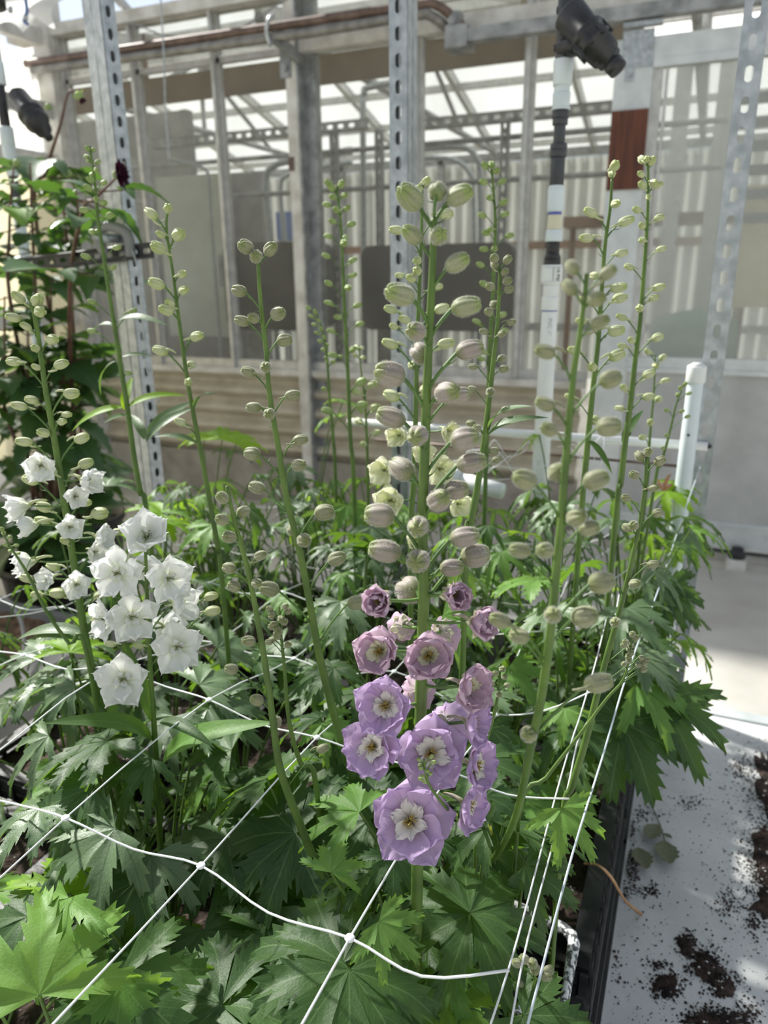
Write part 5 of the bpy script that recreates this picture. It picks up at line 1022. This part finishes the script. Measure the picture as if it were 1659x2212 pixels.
def dahlia(label, base, stems, seed, nleaf, flowers):
    rd = random.Random(seed); o = E_('dahlia', base, label, 'plant', 'dahlias at the left')
    for st in stems:
        pts = [onr(x, y, r + .55) for x, y, r in st]; path = [Vector(base) + Vector((rd.uniform(-.04, .04), rd.uniform(-.04, .04), 0))] + pts[::-1]; path = spline(path, 6)
        O('stem', MB().tube(path, [.009 - .0065 * i / (len(path) - 1) for i in range(len(path))], 7).mesh('stem', M_['stem_red']), o)
        for k in range(nleaf):
            t = .12 + .88 * k / nleaf; q = path[int(t * (len(path) - 1))]; a = rd.uniform(0, 6.28)
            if pix(q)[1] < 330: continue
            for s_ in (0, 1):
                aa = a + s_ * math.pi + rd.uniform(-.5, .5); L = rd.uniform(.15, .25) * (1.15 - .75 * t); dr = Vector((math.cos(aa), math.sin(aa), rd.uniform(-.5, .35)))
                st_pt = q + dr.normalized() * L * .45
                lf = O('leaf', rd.choice(OV if t < .8 or rd.random() < .4 else OVL), o, frame(st_pt, dr, UPW + Vector((rd.uniform(-.4, .4), rd.uniform(-.4, .4), 0)), L))
                O('petiole', MB().tube([q, st_pt], .0022, 5, False).mesh('petiole', M_['stem_red']), lf)
                for sg in (-1, 1):
                    dr2 = Matrix.Rotation(sg * 1.0, 3, 'Z') @ dr; O('leaflet', rd.choice(OV), lf, frame(q.lerp(st_pt, .85), dr2, UPW, L * .62))
    for fn in flowers: fn(o)
    return o
BP = sepal_mesh('petal', M_['burg'], .42, .25, .04, 3, 0, .0, 6, 6)
def burg_flower(px, py, r, d, ax):
    def fn(o):
        c = onr(px, py, r + .55); rad = d / 2 * dep(c) / F; Mf = frameZ(c, ax, rad)
        fo = O('flower', MB().lathe([(.02, -.25), (.22, -.2), (.28, -.05), (.15, .06), (.02, .1)], 10).mesh('flower', M_['b_small']), o, Mf)
        for k in range(30):
            ly = k // 10; a = k * 2.4; O('petal', BP, fo, Mf @ Matrix.Rotation(a, 4, 'Z') @ Matrix.Translation((0, .08, 0)) @ Matrix.Rotation(.35 + .38 * ly, 4, 'X') @ Matrix.Scale(1.0 - .12 * ly, 4))
    return fn
def dbud(px, py, r, d, ax, mat='b_small', burg=False):
    def fn(o):
        c = onr(px, py, r + .55); s = d * dep(c) / F; Mf = frameZ(c, ax, s)
        b = O('flower_bud', MB().lathe([(.05, -.5), (.3, -.42), (.48, -.15), (.46, .15), (.25, .42), (.03, .5)], 12).mesh('flower_bud', M_[mat]), o, Mf)
        for k in range(5): O('bract', blade_mesh('bract', M_['leaf_light'], .2, .4, 6), b, Mf @ Matrix.Translation((0, 0, -.42)) @ Matrix.Rotation(k * 1.257, 4, 'Z') @ Matrix.Rotation(.5, 4, 'X') @ Matrix.Scale(.8, 4))
        if burg:
            for k in range(8): O('petal', BP, b, Mf @ Matrix.Rotation(k * .785, 4, 'Z') @ Matrix.Translation((0, .2, .1)) @ Matrix.Rotation(1.2, 4, 'X') @ Matrix.Scale(.7, 4))
    return fn
dahlia('dahlia with a dark burgundy flower and reddish stems at the left', (-2.62, 2.50, .46), [[(250, 385, 1.42), (205, 430, 1.5), (175, 470, 1.62), (150, 700, 1.9)], [(170, 205, 2.2), (148, 200, 2.2), (130, 270, 2.2), (100, 370, 2.25), (80, 500, 2.3)], [(150, 370, 2.2), (168, 450, 2.2), (160, 560, 2.25), (155, 720, 2.3)], [(130, 390, 2.15), (140, 480, 2.2), (150, 600, 2.3)]], 3, 7,
       [burg_flower(252, 378, 1.40, 66, RT * .95 - HEAD * .1 + UPW * .05), dbud(171, 208, 2.2, 20, RT * .5 - UPW * .8, 'b_small', True), dbud(147, 375, 2.2, 18, UPW), dbud(84, 362, 2.2, 18, UPW), dbud(104, 230, 2.2, 14, UPW)])
dahlia('large leafy dahlia with dark foliage at the left edge', (-2.30, 2.02, .46), [[(65, 350, 1.95), (68, 450, 2.0), (75, 600, 2.05), (85, 800, 2.1)], [(30, 360, 1.9), (20, 500, 1.95), (30, 700, 2.0)], [(110, 600, 2.0), (110, 720, 2.05), (105, 850, 2.1)], [(60, 700, 1.9), (60, 800, 1.95), (55, 930, 2.0)], [(150, 700, 2.1), (140, 800, 2.1), (120, 900, 2.1)], [(10, 640, 1.85), (10, 760, 1.9), (15, 900, 1.95)], [(180, 820, 2.15), (160, 880, 2.1), (130, 950, 2.1)]], 4, 9, [dbud(36, 352, 1.95, 16, UPW)])
# tub and mulch
tub = E_('planter_tub', (-2.2, 1.3, 0), 'grey planter tub filled with brown mulch at the left edge', 'planter')
tx0, tx1, ty0, ty1, tz = -2.75, -1.70, 0.95, 1.74, .44
tmb = MB(); tmb.box2((tx0, ty0, 0), (tx1, ty0 + .04, tz)); tmb.box2((tx0, ty1 - .04, 0), (tx1, ty1, tz)); tmb.box2((tx0, ty0, 0), (tx0 + .04, ty1, tz)); tmb.box2((tx1 - .04, ty0, 0), (tx1, ty1, tz)); 
part('wall', tmb, M_['tub'], tub); rimm = MB(); rimm.box2((tx0 - .015, ty0 - .015, tz), (tx1 + .015, ty0 + .05, tz + .02)); rimm.box2((tx1 - .05, ty0 + .05, tz), (tx1 + .015, ty1 + .015, tz + .02)); part('rim', rimm, M_['tub'], tub)
mu = part('mulch', MB().grid(lambda u, v: (tx0 + .03 + (tx1 - tx0 - .06) * u, ty0 + .03 + (ty1 - ty0 - .06) * v, tz - .03 + .02 * noise.noise(Vector((u * 20, v * 26, 0)))), 50, 60), M_['mulch'], tub, True); mu['kind'] = 'stuff'
tag(O('drip_hose', MB().tube(spline([onz(-10, 1290, .62), onz(20, 1300, .60), onz(48, 1350, .55), onz(52, 1420, .5)], 5), .006, 8).mesh('drip_hose', M_['tub'])), 'thin grey hose looping over the tub at the left edge', 'hose')

# ------------------------------------------------------------------ bench litter
rs = random.Random(77); sb = MB()
OCT = [(1, 0, 0), (-1, 0, 0), (0, 1, 0), (0, -1, 0), (0, 0, 1), (0, 0, -.6)]; OF = [(0, 2, 4), (2, 1, 4), (1, 3, 4), (3, 0, 4), (2, 0, 5), (1, 2, 5), (3, 1, 5), (0, 3, 5)]
def grain(p, s_, wh=False, zo=0.0):
    sb.cur = 1 if wh else 0; a = rs.uniform(0, 6.28); ca_, sa = math.cos(a), math.sin(a); k = [rs.uniform(.6, 1.3) for _ in range(6)]
    sb.add([(p.x + s_ * k[i] * (x * ca_ - y * sa), p.y + s_ * k[i] * (x * sa + y * ca_), ZB + zo + max(0, s_ * .5) + s_ * .7 * z * k[i]) for i, (x, y, z) in enumerate(OCT)], OF)
def patch(x, y, sx, sy, ang=0.0):
    n = 40; c = onz(x, y, ZB); vs_ = [(c.x, c.y, ZB + .006)]; ca_, sa = math.cos(ang), math.sin(ang)
    for rg_, zz in ((.55, .005), (1.0, .0006)):
        for k in range(n):
            q = 6.283 * k / n; rr_ = rg_ * (1 + .55 * noise.noise(Vector((math.cos(q) * 2.2 + x, math.sin(q) * 2.2 + y, 0))) + .22 * noise.noise(Vector((math.cos(q) * 8 + x, math.sin(q) * 8, 3))))
            ox, oy = sx * rr_ * math.cos(q), sy * rr_ * math.sin(q); p = onz(x + ox * ca_ - oy * sa, y + ox * sa + oy * ca_, ZB); vs_.append((max(p.x, -.02), min(p.y, 1.68), ZB + zz))
    sb.cur = 0; sb.add(vs_, [(0, 1 + k, 1 + (k + 1) % n) for k in range(n)] + [(1 + k, 1 + n + k, 1 + n + (k + 1) % n, 1 + (k + 1) % n) for k in range(n)])
for a_ in ((1672, 1720, 30, 100, -.25), (1660, 1850, 36, 60), (1690, 1950, 60, 40), (1440, 2130, 27, 25), (1482, 2045, 14, 32, -.5), (1530, 2095, 38, 26, .8), (1565, 2135, 24, 22), (1540, 2205, 60, 16)): patch(*a_)
clusters = [(1650, 1700, 55, 90, 900), (1640, 1850, 50, 80, 900), (1670, 1920, 55, 60, 500), (1600, 1660, 22, 30, 200), (1440, 2130, 34, 26, 520), (1425, 2085, 22, 10, 90), (1485, 2040, 20, 24, 260), (1525, 2085, 34, 34, 560), (1560, 2125, 30, 30, 420), (1540, 2200, 60, 22, 520), (1620, 2190, 30, 30, 160), (1360, 1800, 14, 50, 260), (1365, 1880, 18, 40, 260), (1345, 1930, 14, 20, 90), (1400, 1925, 30, 16, 130), (1385, 1760, 40, 18, 120), (1490, 1735, 35, 14, 110), (1570, 1950, 26, 30, 160), (1630, 1985, 30, 30, 170), (1330, 2080, 12, 60, 60)]
for (x, y, sx, sy, n) in clusters:
    for k in range(n):
        px, py = x + rs.gauss(0, sx * .55), y + rs.gauss(0, sy * .55)
        p = onz(px, py, ZB)
        if p.x > -.022 and p.x < BX1 and p.y < 1.69: grain(p, rs.choice((.0008, .001, .0013, .0018, .0026)), rs.random() < .045, (.004 if abs(px - x) < sx * .7 and abs(py - y) < sy * .7 and n > 250 else 0))
for k in range(900):
    p = onz(rs.uniform(1290, 1659), rs.uniform(1600, 2212), ZB)
    if p.x > -.015: grain(p, rs.choice((.0006, .0008, .001, .0014, .002)) * (1.8 if rs.random() < .05 else 1), rs.random() < .02)
tag(O('spilled_soil', sb.mesh('spilled_soil', [M_['soil'], M_['pvc']], False)), 'dark potting soil spilled over the white bench top', 'soil', kind='stuff')
ts = [onz(1262, 1866, ZB + CH), onz(1290, 1868, ZB + CH + .06), onz(1320, 1895, ZB + .23), onz(1350, 1945, ZB + .10), onz(1385, 1975, ZB + .003)]
tag(O('dry_stalk', MB().tube(spline(ts, 5), [.0016] * 8 + [.0022] * 8 + [.0028] * 5, 8).mesh('dry_stalk', M_['tan'])), 'curved dry tan stalk drooping over the crate edge to the bench', 'stalk')
wl_ = E_('withered_sprig', onz(1430, 1800, ZB), 'withered green-grey sprig lying on the soil-strewn bench', 'leaf')
tw = [onz(1392, 1715, ZB + .004), onz(1412, 1750, ZB + .005), onz(1432, 1800, ZB + .004), onz(1440, 1850, ZB + .004)]
part('twig', MB().tube(spline(tw, 4), .0012, 6), M_['dry'], wl_, True)
LW = blade_mesh('leaf', M_['dry'], .28, .05, 10, .12, .15, .5)
for (x, y, x1, y1) in ((1432, 1800, 1448, 1812), (1434, 1815, 1442, 1868), (1420, 1780, 1404, 1815), (1378, 1830, 1392, 1878)):
    a = onz(x, y, ZB + .006); b = onz(x1, y1, ZB + .006); O('leaf', LW, wl_, frame(a, b - a, UPW, (b - a).length * 1.2))
db = ony(1432, 1062, 1.45); tag(O('dry_leaf', leaf_mesh('dry_leaf', M_['dry_brown'], 3, 100, .9, 3, .6, .3, 3, .4), None, frame(db, Vector((0, 0, 1)) + RT * .1, CAM - db, .035)), 'small dry brown curled leaf by the capped pipe', 'leaf')
# square pot with perlite-dusted rim at the near right corner of the crates
zr = ZB + .225; ra = onz(1150, 1975, zr); rb = onz(1243, 2018, zr); rc = onz(1228, 2110, zr)
ux = (ra - rb).normalized(); uy = (rc - rb).normalized()
sp0 = E_('square_pot', (rb.x - .05, rb.y - .05, SOILZ - .02), 'square black pot with a white-speckled rounded rim near the bottom right', 'pot')
S_ = .13; cor = .014; c_ = [rb + ux * S_, rb + ux * cor, rb + (ux + uy) * cor * .3, rb + uy * cor, rb + uy * S_, rb + uy * S_ + ux * S_]
part('rim', MB().tube(c_ + [c_[0]], .0072, 12), M_['perl'], sp0, True)
wb_ = MB(); q4 = [rb, rb + ux * S_, rb + (ux + uy) * S_, rb + uy * S_]; bt = [v.lerp(sum(q4, Vector()) / 4, .2) + Vector((0, 0, SOILZ - .02 - zr)) for v in q4]
wb_.add(q4 + bt, [(0, 1, 5, 4), (1, 2, 6, 5), (2, 3, 7, 6), (3, 0, 4, 7), (4, 5, 6, 7)]); part('body', wb_, M_['black'], sp0)
